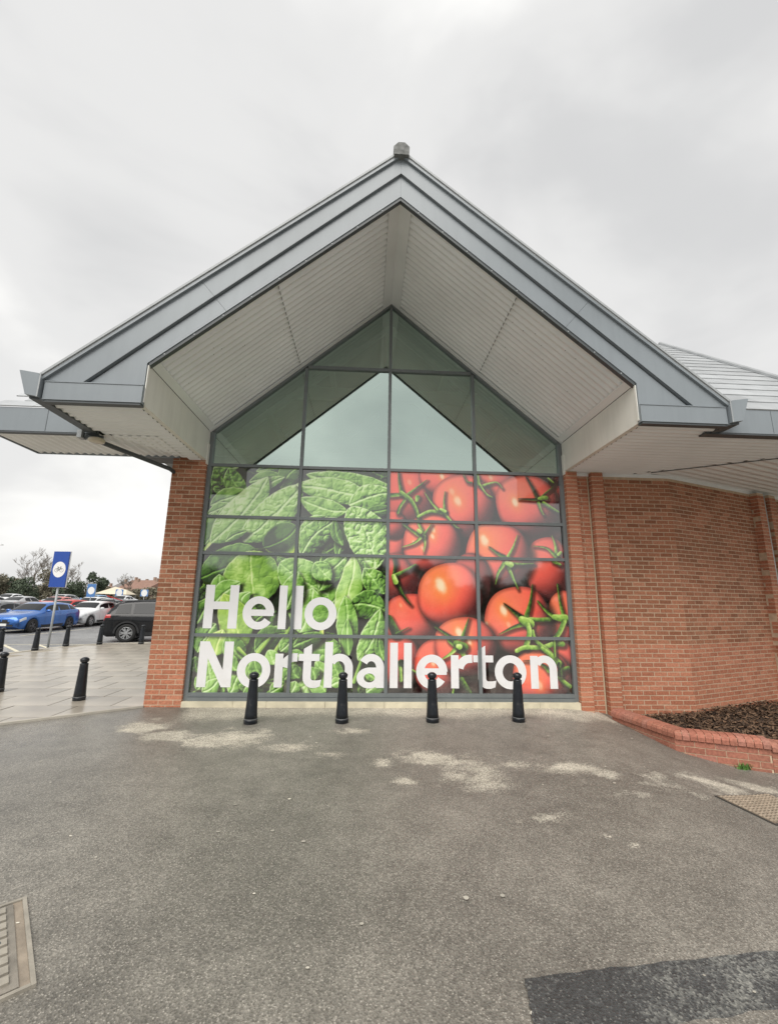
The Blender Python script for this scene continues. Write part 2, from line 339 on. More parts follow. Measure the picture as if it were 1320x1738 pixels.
        for (hx,hy,hr,hs) in hl:
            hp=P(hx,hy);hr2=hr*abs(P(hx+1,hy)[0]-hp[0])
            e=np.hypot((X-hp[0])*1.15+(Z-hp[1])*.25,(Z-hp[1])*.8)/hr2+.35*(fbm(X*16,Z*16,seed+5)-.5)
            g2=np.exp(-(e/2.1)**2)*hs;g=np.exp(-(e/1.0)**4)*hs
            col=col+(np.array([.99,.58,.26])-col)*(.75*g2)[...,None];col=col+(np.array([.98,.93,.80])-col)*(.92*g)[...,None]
        img[sl]=img[sl]*(1-m[...,None])+np.clip(col,.02,1)*m[...,None]
    # ---------- spinach side: dark filler first
    for i in range(120):
        b=np.array([rng.uniform(-3.1,.1),rng.uniform(.05,3.9)]);an=rng.uniform(0,6.28);L=rng.uniform(.35,.8)
        leaf(b,b+L*np.array([np.cos(an),np.sin(an)]),rng.uniform(.12,.24),rng.uniform(-.12,.12),rng.uniform(.08,.34),rng.uniform(0,.3),sh=.5)
    def LF(k,b,t,hw,bend=0,tone=.6,k2=None,**kw):
        s=ZO[k][2];pb=zp(k,*b);pt=zp(k2 or k,*t)
        hw=hw/s/103.;d=pt-pb;L=np.hypot(*d);g=1.20 if hw>.14 else 1.40
        pt=pb+d*(1.08 if hw>.14 else 1.3)
        kw.setdefault('veins',int(np.clip(L*8,3,7)));kw.setdefault('sh',.78);kw['q']=kw.get('q',1.)*(.95 if hw>.14 else .7)
        leaf(pb,pt,hw*g,bend+rng.uniform(-.05,.05),tone,**kw)
    LF(1,(180,60),(440,55),45,0,.72);LF(1,(740,110),(1130,80),60,0,.45);LF(1,(640,250),(1020,220),75,.1,.58)
    LF(1,(1050,330),(1330,40),130,.05,.5,q=.5);LF(1,(860,370),(1060,230),50,.1,.68)
    LF(1,(500,430),(200,90),150,0,.46,q=2.2);LF(1,(590,380),(430,130),90,.1,.55,q=2);LF(1,(130,560),(520,420),100,.05,.6)
    LF(1,(110,660),(330,560),60,0,.66);LF(1,(60,1080),(180,740),110,-.1,.5,q=.5);LF(1,(240,900),(300,650),60,0,.62)
    LF(1,(130,1060),(840,250),195,-.05,.78,stem=zp(1,60,1140),q=1.1)
    LF(1,(560,1040),(1300,330),205,-.06,.8,q=1.3);LF(1,(330,1040),(560,930),50,.1,.55)
    LF(1,(830,1110),(1240,860),185,-.12,.26,q=.35,rim=.62,a=.6,bb=.6)
    LF(3,(170,330),(740,40),190,-.02,.36,q=.45,a=.6,bb=.6,rim=.12)
    LF(2,(1260,330),(235,160),150,.02,.7,q=1.4);LF(2,(1000,470),(95,300),150,.0,.76,q=1.2);LF(2,(720,560),(1260,400),150,.02,.7,q=1.4)
    LF(2,(690,640),(120,470),120,.08,.72,q=1);LF(2,(880,720),(1230,650),60,.1,.45)
    LF(2,(60,980),(340,770),90,0,.6,q=1.8);LF(2,(80,1230),(540,770),150,.14,.62,q=1.5);LF(2,(560,1240),(520,860),70,-.2,.5);LF(2,(640,1100),(560,820),50,.1,.42)
    LF(2,(990,850),(1230,790),45,0,.6,q=.3);LF(2,(1000,860),(1230,960),45,0,.55,q=.3);LF(2,(1230,1240),(1170,1010),60,.1,.45,q=1.8)
    LF(4,(975,250),(760,640),200,-.05,.78,k2=2,q=1.9,stem=zp(4,1065,440),a=.6,bb=.6)
    # lower rows
    LF(3,(1250,420),(920,100),120,.05,.46);LF(3,(1240,110),(1010,300),30,.1,.7,q=.2);LF(3,(1230,560),(1080,200),90,-.1,.42)
    LF(3,(800,640),(745,75),262,.02,.72,q=.75,warm=.15,a=.55,bb=.55,veins=5)
    LF(3,(400,620),(390,370),75,0,.66);LF(3,(330,620),(560,440),90,.1,.6);LF(3,(650,700),(720,545),60,.3,.74,q=.4)
    LF(3,(1000,960),(760,640),130,0,.36,q=1.4);LF(3,(640,960),(840,780),80,0,.3)
    LF(3,(610,1200),(440,560),150,-.05,.74,q=.6,warm=.35,veins=5);LF(3,(130,1180),(330,880),110,0,.58);LF(3,(130,860),(250,640),80,0,.4,q=1.6)
    LF(3,(330,1220),(400,990),80,0,.75,warm=.3,q=.4);LF(3,(650,1260),(500,990),100,.1,.56,q=.6)
    LF(3,(830,1240),(1010,960),60,0,.5);LF(3,(780,1180),(1080,1010),90,.1,.42)
    for s_ in [((820,1190),(960,1020)),((980,1230),(1190,900)),((600,1140),(690,1230))]:
        strand([zp(3,*s_[0]),zp(3,*s_[1])],.03,.02,.66,.35,rough=.3)
    LF(3,(1080,1180),(1200,1030),70,0,.58,q=1.6)
    for (b,t,hw,to) in [((120,1620),(260,1400),70,.62),((300,1640),(250,1330),60,.7),((440,1640),(330,1420),70,.6),((560,1600),(470,1300),60,.55),((180,1640),(330,1520),60,.75),((500,1640),(600,1450),70,.62),((580,1400),(520,1230),50,.66),((700,1500),(790,1290),70,.64),((880,1500),(800,1300),70,.58),((1000,1330),(950,1200),60,.7),((1130,1640),(1200,1420),70,.62),((960,1640),(1080,1560),60,.6),((150,1420),(120,1270),50,.35),((650,1640),(700,1560),50,.5),((1120,1500),(1220,1330),60,.55)]:
        LF(3,b,t,hw,rng.uniform(-.15,.15),to,q=1.3)
    LF(4,(480,530),(-60,190),185,.0,.7,q=1.1,a=.6,bb=.6,veins=6);LF(4,(120,960),(260,490),180,-.05,.76,q=.9);LF(4,(-40,700),(100,300),110,0,.62)
    LF(4,(480,640),(640,480),90,0,.5);LF(4,(660,90),(420,390),95,-.05,.64,q=1.5);LF(4,(300,160),(440,320),80,0,.6,q=1.6)
    LF(4,(840,140),(800,570),60,.1,.46,q=1.4);LF(4,(735,90),(565,650),95,.06,.8,q=.8,warm=.1,veins=8)
    LF(4,(1090,520),(870,250),110,0,.62,q=1.5);LF(4,(720,760),(860,540),60,0,.32,q=1.8);LF(4,(1110,720),(705,665),135,-.08,.5,q=1.2)
    LF(4,(660,1230),(640,590),100,-.03,.7,q=.9);LF(4,(690,1220),(670,900),45,0,.6,q=.3);LF(4,(800,1280),(1020,730),110,-.08,.68,q=1.2)
    LF(4,(420,1300),(430,1010),150,0,.58,q=1.4);strand([zp(4,370,910),zp(4,378,1000)],.035,.03,.8,.6,rough=.2)
    strand([zp(4,740,1520),zp(4,850,1200)],.028,.02,.62,.2,rough=.3)
    for (b,t,hw,to) in [((60,1120),(330,1020),60,.42),((300,1290),(440,1400),50,.66),((70,1640),(300,1500),90,.72),((430,1640),(260,1540),80,.7),((600,1520),(520,1290),50,.66),((880,1640),(1080,1560),60,.62),((300,1500),(260,1380),50,.62),((120,1480),(60,1360),60,.5),((480,1560),(580,1520),40,.7),((1090,1280),(1040,1060),40,.5),((980,1480),(880,1430),40,.5),((20,1640),(60,1540),50,.74),((180,1230),(60,1180),40,.6)]:
        LF(4,b,t,hw,rng.uniform(-.15,.15),to,q=1.2)
    # ---------- tomato side
    div=P(656,1000)[0]
    keep=img.copy();img[:, int((0.0-AX0)*AS):]=(.17,.09,.09)
    tomato(690,838,54,52,.80,hl=((695,818,4,.35),));tomato(752,806,38,34,.92,hl=((750,808,4,.8),))
    tomato(843,803,36,32,.95,hl=((833,810,4,.55),));tomato(838,842,16,24,.86);tomato(912,890,42,34,.84);tomato(960,800,22,24,.5)
    tomato(950,860,24,34,.72)
    tomato(787,857,50,50,.98,hl=((777,850,7,.75),(767,834,5,.4)))
    tomato(663,926,26,34,.9);tomato(668,890,20,22,.75)
    tomato(672,979,39,39,.66);tomato(895,856,51,48,.99,hl=((874,852,6,.85),))
    tomato(733,922,46,48,1.,hl=((735,899,4,.8),(734,910,4,.75),(702,920,3,.6),(717,930,3,.5)))
    tomato(930,965,37,51,.85,hl=((905,938,3,.2),))
    tomato(845,941,52,52,.98,hl=((822,917,8,.85),),orange=.8)
    tomato(800,985,32,45,.6)
    tomato(698,1052,48,43,.9,hl=((680,1027,3,.35),))
    tomato(764,1010,52,52,1.03,hl=((748,993,10,.95),),orange=1.)
    tomato(674,1121,38,43,.82);tomato(957,1050,26,45,.98,orange=1.)
    tomato(880,1053,54,55,1.,hl=((855,1036,7,.9),(863,1060,4,.4),(826,1058,3,.6)),orange=.6)
    tomato(743,1131,38,46,.92,hl=((735,1125,4,.7),));tomato(953,1130,26,38,.85)
    tomato(790,1096,50,47,1.,hl=((779,1073,7,.9),(797,1090,4,.8)),orange=.7)
    tomato(920,1147,48,43,1.,hl=((916,1163,6,.6),),orange=1.)
    def SP(k,pts,w0,w1,tone=.5,warm=.3,**kw):
        strand([zp(k,*p) for p in pts],.68*w0/ZO[k][2]/103.,w1/ZO[k][2]/103.,tone,warm,**kw)
    SP(5,[(250,340),(225,220),(212,95)],40,10,.34);SP(5,[(340,390),(470,290),(600,190)],34,4,.4);SP(5,[(260,390),(110,400)],34,30,.5)
    SP(5,[(300,460),(230,560),(200,640)],30,20,.48);SP(5,[(250,370),(380,470),(450,600),(480,720)],46,20,.52);SP(5,[(460,470),(470,430)],34,34,.6)
    SP(5,[(480,690),(640,620),(820,640)],26,28,.6);SP(5,[(740,590),(650,490),(565,360)],28,4,.58);SP(5,[(835,610),(830,480),(842,350)],30,4,.45);SP(5,[(830,640),(910,740),(990,830),(1040,850)],30,3,.62);SP(5,[(780,590),(840,620)],24,24,.75)
    SP(5,[(1090,120),(1140,215),(1200,230)],8,16,.35)
    SP(5,[(480,940),(380,870),(270,790)],34,12,.4);SP(5,[(540,900),(490,800),(470,740)],28,14,.58);SP(5,[(560,930),(620,850),(660,790)],28,5,.5);SP(5,[(510,980),(420,1050),(260,1105)],32,4,.6);SP(5,[(560,960),(570,1070),(550,1170)],34,4,.66);SP(5,[(480,880),(500,900)],36,30,.72);SP(5,[(540,950),(545,960)],26,22,.22)
    SP(6,[(80,90),(95,210)],28,26,.55);SP(6,[(130,240),(250,200),(350,190),(420,265)],30,3,.6);SP(6,[(110,210),(200,340),(280,390)],20,8,.62)
    SP(6,[(900,400),(830,260),(740,105)],44,8,.13);SP(6,[(880,420),(760,415),(635,408)],34,4,.15);SP(6,[(940,400),(1050,300),(1140,230)],30,5,.3);SP(6,[(920,410),(1010,400)],34,34,.55);SP(6,[(910,470),(940,560),(980,630)],36,8,.5);SP(6,[(980,470),(1080,530),(1180,590)],40,16,.5);SP(6,[(1040,130),(1110,190)],20,14,.6)
    SP(6,[(440,1200),(340,1140),(235,1060)],50,6,.34);SP(6,[(500,1190),(570,1060),(625,900)],34,4,.55);SP(6,[(1150,1190),(1140,1050),(1095,915)],40,5,.62);SP(6,[(1140,1190),(1020,1080),(840,1050)],36,3,.45);SP(6,[(1180,1170),(1210,1140)],30,20,.7)
    SP(8,[(350,80),(280,190),(248,320)],40,5,.5);SP(8,[(390,90),(450,240),(515,380)],40,5,.52);SP(8,[(430,80),(560,85),(700,80)],30,5,.48);SP(8,[(380,70),(430,90)],36,36,.78);SP(8,[(930,50),(1010,90)],30,16,.6)
    SP(7,[(170,230),(185,130),(170,50)],34,24,.18);SP(7,[(190,250),(310,190),(420,125)],36,10,.42);SP(7,[(180,280),(240,430),(310,540),(365,600)],40,4,.22);SP(7,[(160,260),(185,330)],36,30,.78)
    SP(7,[(100,760),(150,860),(190,940)],60,50,.2);SP(7,[(190,940),(270,900),(340,865)],16,3,.3)
    SP(7,[(860,1000),(760,930),(650,860)],34,8,.28);SP(7,[(970,1000),(1000,900),(1045,760)],40,5,.4);SP(7,[(890,1090),(820,1030),(800,1000)],30,14,.4);SP(7,[(900,1110),(830,1180),(730,1240)],40,6,.7);SP(7,[(940,1110),(980,1180),(1000,1220)],50,20,.7);SP(7,[(900,1060),(990,1100)],60,50,.42);SP(7,[(920,1090),(935,1095)],38,34,.82)
    SP(7,[(245,1350),(250,1300)],40,50,.2);SP(7,[(240,1350),(245,1490)],26,20,.6);SP(7,[(380,1370),(430,1400)],12,10,.6);SP(7,[(960,1480),(1050,1640)],40,30,.3);SP(7,[(860,1640),(870,1590)],16,10,.6)
    SP(8,[(560,720),(460,640),(345,545)],54,4,.2);SP(8,[(620,690),(665,520),(685,325)],46,6,.36);SP(8,[(650,740),(760,745),(890,740)],40,24,.5);SP(8,[(600,790),(460,830),(290,915)],44,4,.42);SP(8,[(560,740),(650,790)],60,60,.66)
    SP(8,[(630,800),(650,900),(620,1020),(610,1060)],40,34,.64);SP(8,[(500,1110),(600,1070),(800,1070),(930,1030),(1040,1030)],34,30,.64);SP(8,[(690,870),(720,980),(860,1110),(990,1240)],20,34,.55);SP(8,[(800,1080),(900,1160),(1000,1260)],30,34,.58)
    SP(8,[(930,700),(850,640),(745,520)],36,8,.42);SP(8,[(1050,690),(1010,520),(980,320)],34,8,.4);SP(8,[(940,710),(1070,730)],44,50,.64);SP(8,[(1060,760),(1010,880),(960,950)],44,26,.56);SP(8,[(940,950),(945,1060),(950,1170)],16,14,.55)
    SP(8,[(880,1340),(830,1290),(780,1265)],44,10,.3);SP(8,[(1000,1380),(1060,1330),(1110,1310)],40,20,.42);SP(8,[(1000,1420),(1060,1480),(1125,1530)],34,24,.56);SP(8,[(1000,1260),(1010,1390)],26,30,.2);SP(8,[(660,1225),(575,1225)],10,3,.12)
    tm=img.copy();f=sst(-.004,.004,XX-0.0)[...,None];img=keep*(1-f)+tm*f
    img=np.clip(img+.02*(rng.rand(Hh,W,1)-.5),0,1)
    return img
# ================================================================== the ground
def npnoise(x,y,seed,o=4):
    s=0;a=1;t=0
    for i in range(o):
        r=np.random.RandomState(seed+i).rand(128,128); X=x*2**i;Y=y*2**i
        xi=np.floor(X).astype(int);yi=np.floor(Y).astype(int);fx=X-xi;fy=Y-yi;fx=fx*fx*(3-2*fx);fy=fy*fy*(3-2*fy)
        A=xi%128;B=yi%128;A1=(A+1)%128;B1=(B+1)%128
        s=s+a*((r[B,A]*(1-fx)+r[B,A1]*fx)*(1-fy)+(r[B1,A]*(1-fx)+r[B1,A1]*fx)*fy);t+=a;a*=.55
    return s/t
DRY=[(-3.107,-1.147,.201,.25),(-2.694,-1.501,.203,.16),(-1.89,-1.568,.374,.26),(-2.272,-1.795,.05,.06),(-1.085,-1.897,.226,.125),(-.669,-2.084,.156,.12),(-.155,-2.326,.09,.11),(.3,-2.162,.201,.17),(.067,-2.778,.081,.078),(.842,-2.334,.281,.21),(.752,-2.89,.246,.16),(.551,-2.704,.111,.109),(1.254,-2.418,.212,.126),(1.729,-2.47,.242,.124),(2.055,-2.666,.091,.114),(2.546,-2.652,.289,.2),(2.66,-2.742,.136,.169),(3.147,-2.455,.34,.124),(3.75,-2.268,.246,.101),(1.871,-3.085,.187,.05),(1.112,-3.472,.147,.063),(.856,-3.529,.067,.044),(1.407,-3.754,.04,.038),(1.532,-3.875,.04,.035),(-.454,-1.266,.148,.099),(-1.549,-1.268,.109,.098)]
def asphalt_mat(name,wet,dry,light,use_attr=True,speck=1.0,spscale=75.):
    M=bpy.data.materials.new(name); M.use_nodes=True; t=M.node_tree; b=t.nodes['Principled BSDF']; L=t.links
    ge=t.nodes.new('ShaderNodeNewGeometry'); P=ge.outputs['Position']
    def noise(s,d=3,r=.5):
        n=t.nodes.new('ShaderNodeTexNoise'); n.inputs['Scale'].default_value=s; n.inputs['Detail'].default_value=d; n.inputs['Roughness'].default_value=r; L.new(P,n.inputs['Vector']); return n.outputs[0]
    def rng(v,a,b_,c,d):
        n=t.nodes.new('ShaderNodeMapRange'); 
        for k,x in zip(('From Min','From Max','To Min','To Max'),(a,b_,c,d)): n.inputs[k].default_value=x
        L.new(v,n.inputs['Value']); return n.outputs[0]
    def mix(f,a,b_):
        n=t.nodes.new('ShaderNodeMix'); n.data_type='RGBA'; L.new(f,n.inputs['Factor'])
        for s,v in (('A',a),('B',b_)):
            if isinstance(v,tuple): n.inputs[s].default_value=(*v,1)
            else: L.new(v,n.inputs[s])
        return n.outputs['Result']
    def math_(op,a,b_):
        n=t.nodes.new('ShaderNodeMath'); n.operation=op
        for i,v in enumerate((a,b_)):
            if isinstance(v,(int,float)): n.inputs[i].default_value=v
            else: L.new(v,n.inputs[i])
        return n.outputs[0]
    vo=t.nodes.new('ShaderNodeTexVoronoi'); vo.inputs['Scale'].default_value=spscale; L.new(P,vo.inputs['Vector'])
    wn_=t.nodes.new('ShaderNodeTexWhiteNoise'); L.new(vo.outputs['Color'],wn_.inputs['Vector'])
    # each chip of aggregate has its own tone; a few are pale
    chip=rng(wn_.outputs['Value'],0,1,.62,1.32)
    pale=math_('MULTIPLY',rng(wn_.outputs['Value'],.80,.86,0,1),rng(vo.outputs['Distance'],.30,.42,1,0))
    big=rng(noise(.55,4,.6),.3,.7,.76,1.24)
    mid=math_('MULTIPLY',rng(noise(5.,4,.65),.3,.7,.86,1.14),rng(noise(1.7,6,.7),.35,.65,.86,1.12))
    base=wet
    if use_attr:
        a=t.nodes.new('ShaderNodeAttribute'); a.attribute_name='dry'; av=a.outputs['Fac']
        edge=math_('ADD',av,math_('ADD',math_('MULTIPLY',math_('SUBTRACT',noise(30,4,.7),.5),.75),math_('MULTIPLY',math_('SUBTRACT',wn_.outputs['Value'],.5),.35)))
        df=rng(edge,.40,.98,0,.9)
        base=mix(df,wet,dry)
    else:
        df=rng(math_('ADD',noise(1.7,5,.7),math_('ADD',math_('MULTIPLY',math_('SUBTRACT',wn_.outputs['Value'],.5),.12),math_('MULTIPLY',math_('SUBTRACT',noise(40,4,.7),.5),.26))),.54,.70,0,.8); base=mix(df,wet,dry)
    v=t.nodes.new('ShaderNodeVectorMath'); v.operation='SCALE'; L.new(base if not isinstance(base,tuple) else base,v.inputs[0]); L.new(math_('MULTIPLY',math_('MULTIPLY',chip,big),mid),v.inputs['Scale'])
    c=mix(math_('MULTIPLY',pale,speck),v.outputs[0],light); L.new(c,b.inputs['Base Color'])
    w=t.nodes.new('ShaderNodeAttribute'); w.attribute_name='wet'
    ro=math_('SUBTRACT',rng(df,0,1,.50,.9),math_('MULTIPLY',w.outputs['Fac'],.30) if use_attr else 0.)
    L.new(ro,b.inputs['Roughness']); b.inputs['Specular IOR Level'].default_value=.6
    bp=t.nodes.new('ShaderNodeBump'); bp.inputs['Strength'].default_value=.42; bp.inputs['Distance'].default_value=.006
    L.new(math_('ADD',vo.outputs['Distance'],wn_.outputs['Value']),bp.inputs['Height']); L.new(bp.outputs[0],b.inputs['Normal'])
    MATS[name]=M; return M
M_asph=asphalt_mat('forecourt_asphalt',(.190,.177,.153),(.50,.46,.38),(.46,.43,.375),True,.6,120.)
M_park=asphalt_mat('car_park_asphalt',(.20,.20,.20),(.27,.265,.26),(.32,.32,.31),False,.3,60.)
M_patch=asphalt_mat('patch_asphalt',(.060,.062,.062),(.17,.168,.15),(.30,.29,.26),False,.35,110.)
# one sheet to the horizon, under everything
tag(mesh('ground',[(-900,-900,-.5),(900,-900,-.5),(900,900,-.5),(-900,900,-.5)],[(0,1,2,3)],mat('far_ground',(.13,.14,.08),.95,var=.3,vscale=.05)),kind='structure')
# forecourt, finely gridded where the photograph looks at it
xs=np.concatenate([np.linspace(-42,-6.2,24),np.arange(-6,6.01,.035),np.linspace(6.3,40,20)])
ys=np.concatenate([np.linspace(-46,-7.6,20),np.arange(-7.4,.30,.035)])
GX,GY=np.meshgrid(xs,ys)
tt=np.clip((GX-.25*GY-2.7)/2.2,0,1); GZ=-.32*tt*tt*(3-2*tt)
GZ=GZ+.006*(npnoise(GX*.9,GY*.9,3)-.5)*(GY<-.3)
nx,ny=len(xs),len(ys)
V=np.stack([GX,GY,GZ],-1).reshape(-1,3)
ii=np.arange(nx*ny).reshape(ny,nx); Fq=np.stack([ii[:-1,:-1],ii[:-1,1:],ii[1:,1:],ii[1:,:-1]],-1).reshape(-1,4)
me=bpy.data.meshes.new('forecourt'); me.vertices.add(len(V)); me.vertices.foreach_set('co',V.ravel())
me.loops.add(len(Fq)*4); me.loops.foreach_set('vertex_index',Fq.ravel().astype(np.int32)); me.polygons.add(len(Fq)); me.polygons.foreach_set('loop_start',np.arange(0,len(Fq)*4,4,dtype=np.int32)); me.update(calc_edges=True)
nz=npnoise(GX*2.2,GY*2.6,11,5)-.5
dry=np.zeros_like(GX)
for cx_,cy_,a,b in DRY:
    e=np.sqrt(((GX-cx_)/a)**2+((GY-cy_)/b)**2); dry=np.maximum(dry,1.0-.50*e)
dry=np.where(dry>0,dry+1.5*nz+1.0*(npnoise(GX*7,GY*12,51,4)-.5),0)
band=.5+1.5*(GY+.66+.5*(npnoise(GX*1.1,GX*0+3,21,3)-.5)); 
for bx in (-1.82,-.62,.61,1.81): band=band-.9*np.exp(-(((GX-bx-.05)/.24)**2+((GY+.86)/.2)**2))
band=np.where((GX>-2.95)&(GX<3.4),band+.5*nz,0)*sstep(-3.2,-2.6,GX)
dry=np.clip(np.maximum(dry,np.clip(band,0,.85)),0,1)
wet=sstep(-2.2,-4.6,GX+.25*(GY+1)+1.2*(npnoise(GX*.8,GY*.8,31)-.5))*sstep(-3.8,-1.2,GY)
for nm,arr in (('dry',dry),('wet',wet)):
    at=me.attributes.new(nm,'FLOAT','POINT'); at.data.foreach_set('value',arr.ravel().astype(np.float32))
fc=link('forecourt',me,M_asph,smooth=True); tag(fc,kind='structure')
# darker relaid patch at the lower right
pp=[(.389,-4.892),(1.0,-4.835),(1.654,-4.78),(3.2,-4.66),(3.1,-6.6),(.05,-6.6),(.352,-5.086)]
pv=[];
for i in range(len(pp)):
    a=Vector(pp[i]);b=Vector(pp[(i+1)%len(pp)])
    for k in range(12):
        q=a.lerp(b,k/12); q+=Vector((random.uniform(-.006,.006),random.uniform(-.006,.006))); pv.append((q.x,q.y,zg(q.x,q.y)+.010))
cen=(1.7,-5.6,zg(1.7,-5.6)+.010); n=len(pv)
tag(mesh('asphalt_patch',pv+[cen],[(i,(i+1)%n,n) for i in range(n)][::1],M_patch),kind='structure')
# gum spots and stray grit trodden into the forecourt
gs=MB();rg=random.Random(12)
for k in range(70):
    x=rg.uniform(-3.5,3.2);y=-rg.uniform(1.0,6.4);r=rg.uniform(.006,.017);i0=len(gs.v);n_=9;sq=rg.uniform(.6,1)
    gs.v+=[(x+r*math.cos(6.283*q/n_)*rg.uniform(.8,1.2),y+r*sq*math.sin(6.283*q/n_)*rg.uniform(.8,1.2),zg(x,y)+.0085) for q in range(n_)]; gs.f.append(tuple(range(i0,i0+n_)))
tag(gs.build('gum_spots',mat('old_gum',(.50,.47,.40),.8,rnd=.45)),'small pale gum spots and grit trodden into the asphalt','litter',kind='stuff')
# car park beyond the kerb
def gz(y): return -.11+.02*(min(45,max(19,y))-19)
tag(mesh('car_park',[(-150,-46,-.11),(-10.2,-46,-.11),(-10.2,5.2,-.11),(-9.7,8.7,-.11),(-8.0,9.2,-.11),(8,9.6,-.11),(8,19,-.11),(-150,19,-.11),(8,45,gz(45)),(-150,45,gz(45)),(8,140,gz(45)),(-150,140,gz(45))],[tuple(range(8)),(7,6,8,9),(9,8,10,11)],M_park),kind='structure')
# paving: slabs on a mortar bed
def clip_poly(poly,nx_,ny_,c):        # keep nx*x+ny*y<=c
    out=[]
    for i in range(len(poly)):
        a,b=poly[i],poly[(i+1)%len(poly)]; da=nx_*a[0]+ny_*a[1]-c; db=nx_*b[0]+ny_*b[1]-c
        if da<=0: out.append(a)
        if da*db<0:
            t=da/(da-db); out.append((a[0]+t*(b[0]-a[0]),a[1]+t*(b[1]-a[1])))
    return out
KERB=[(-11.4,1.2),(-10.75,3.6),(-10.35,5.6),(-10.12,7.09),(-9.95,8.0),(-9.35,8.83),(-8.03,9.27),(-5.5,9.55),(-3.0,9.7)]
ex,ey=-1.311,-.925; el=math.hypot(ex,ey); fx_,fy_=-ey/el*-1,ex/el*-1   # normal of the front edge
fnx,fny=ey/el*-1*-1,-ex/el*-1*-1
def clip_front(poly):                 # keep the side away from the forecourt
    n_=(.575,-.818); c_=n_[0]*-3.589+n_[1]*-.10; return clip_poly(poly,n_[0],n_[1],c_)
paving=empty('paving',(0,0,0)); tag(paving,kind='structure')
bed=clip_front([(-11.3,-8),(-3.0,-8),(-3.0,9.65),(-5.5,9.5),(-8.0,9.2),(-9.3,8.75),(-9.9,7.9),(-10.1,7.0),(-10.7,3.6),(-11.3,1.2)])
MB().slab(bed,-.2,.004).build('mortar_bed',mat('paving_joint',(.30,.27,.22),.9,var=.2,vscale=5),paving)
M_slab=mat('paving_slab',(.36,.325,.27),.28,var=.26,vscale=1.1,rnd=.10,bump=.15,bscale=30,detail=6)
slabm={}
sw,sdp=.90,.62; cs_,sn_=math.cos(R(-2.5)),math.sin(R(-2.5))
def inside_kerb(x,y):
    for (x0,y0),(x1,y1) in zip(KERB,KERB[1:]):
        if y0<=y<=y1:
            return x>x0+(x1-x0)*(y-y0)/(y1-y0)+.10
    return y<KERB[0][1]
for j in range(-12,18):
    for i in range(0,10):
        x0=-3.62-(i+1)*sw-(.45 if j%2 else 0)+ .45; y0=j*sdp-.12
        cx0,cy0=x0+sw/2,y0+sdp/2
        g=.007
        c=[(x0+g,y0+g),(x0+sw-g,y0+g),(x0+sw-g,y0+sdp-g),(x0+g,y0+sdp-g)]
        c=[(min(p[0],-3.60),p[1]) for p in c]
        if c[1][0]-c[0][0]<.08: continue
        p=clip_front(c)
        if len(p)<3: continue
        ok=[inside_kerb(*q) and q[0]>-11.2 for q in p]
        if not all(ok): continue
        cx_=sum(q[0] for q in p)/len(p); cy_=sum(q[1] for q in p)/len(p)
        loc=[(round(q[0]-cx_,3),round(q[1]-cy_,3)) for q in p]; key=tuple(loc)
        if key not in slabm:
            o=MB().slab(loc,0,.02).build('paving_slab',M_slab,paving); slabm[key]=o.data
        else: o=link('paving_slab',slabm[key],None,paving)
        o.location=(cx_,cy_,random.uniform(-.001,.0015)); o.rotation_euler=(random.uniform(-.003,.003),random.uniform(-.002,.002),random.uniform(-.004,.004))
# a thin concrete edging strip between forecourt and paving
MB().slab([(-3.59,-.13),(-3.60,-.09),(-11.2,-5.45),(-11.2,-5.50)],-.1,.026).build('edging',M_kerb,paving)
# kerb stones
kerb=empty('kerb'); tag(kerb,kind='structure')
for (a,b) in zip(KERB,KERB[1:]):
    a=Vector(a);b=Vector(b);d=b-a;L=d.length;k=max(1,round(L/.9)); ang=math.atan2(d.y,d.x)
    for q in range(k):
        l=L/k; c=a+d*((q+.5)/k)
        mb=MB().box(-l/2+.004,l/2-.004,-.065,.065,-.25,.012); o=mb.build('kerb_stone',M_kerb,kerb); o.location=(c.x,c.y,random.uniform(-.003,.004)); o.rotation_euler=(0,0,ang)
# painted markings on the car park
def stripe(p0,p1,w,z=-.104):
    a=Vector(p0);b=Vector(p1);d=(b-a).normalized();n_=Vector((-d.y,d.x))*w/2
    return tag(mesh('road_marking',[(q.x,q.y,z) for q in (a-n_,b-n_,b+n_,a+n_)],[(0,1,2,3)],M_paint),kind='structure')
stripe((-12.9,9.1),(-10.95,7.2),.11); stripe((-11.8,9.2),(-10.8,8.25),.11); stripe((-13.2,8.0),(-11.2,6.0),.11)
stripe((-12.9,9.15),(-9.9,9.5),.09); stripe((-9.7,9.55),(-4,10.0),.09)
for k in range(10):
    stripe((-15.0-k*2.45,12.6),(-15.0-k*2.45,17.4),.1)
    
# ================================================================== the supermarket
shop=empty('supermarket_building',(0,0,0)); tag(shop,'red brick supermarket with steep grey gable over a printed window','building')
CO=.072; BL=.203; JT=.013; ZB0=.965-19*CO
BR=[]                                 # every brick: centre, angle, length, depth, height, material, part
def brick_face(part,p0,p1,z1,brown_above=None,depth=.1,zmin=-.42,brown_side=False,phase=0,ground=True):
    a=Vector(p0);b=Vector(p1);d=b-a;L=d.length;ang=math.atan2(d.y,d.x);u=d/L;n=Vector((u.y,-u.x))   # outward = right of travel
    k=0
    while True:
        zc=ZB0+k*CO
        if zc+CO>z1+.02: break
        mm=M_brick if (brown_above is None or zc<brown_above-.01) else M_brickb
        off=((k+phase)%2)*(BL+JT)/2; s=-off if off else 0.
        if L<.215: s=0.
        while s<L-.02:
            e=min(s+BL,L); q=max(s,0.)
            if L-e<.03: e=L
            if e-q>.012:
                c=a+u*((q+e)/2)-n*(depth/2)
                g=zg(c.x,min(c.y,0)) if ground else -9
                if zc+CO>g-.03: BR.append((c.x,c.y,zc+CO/2,ang,round(e-q,3),depth,mm,part))
            s+=BL+JT
        k+=1
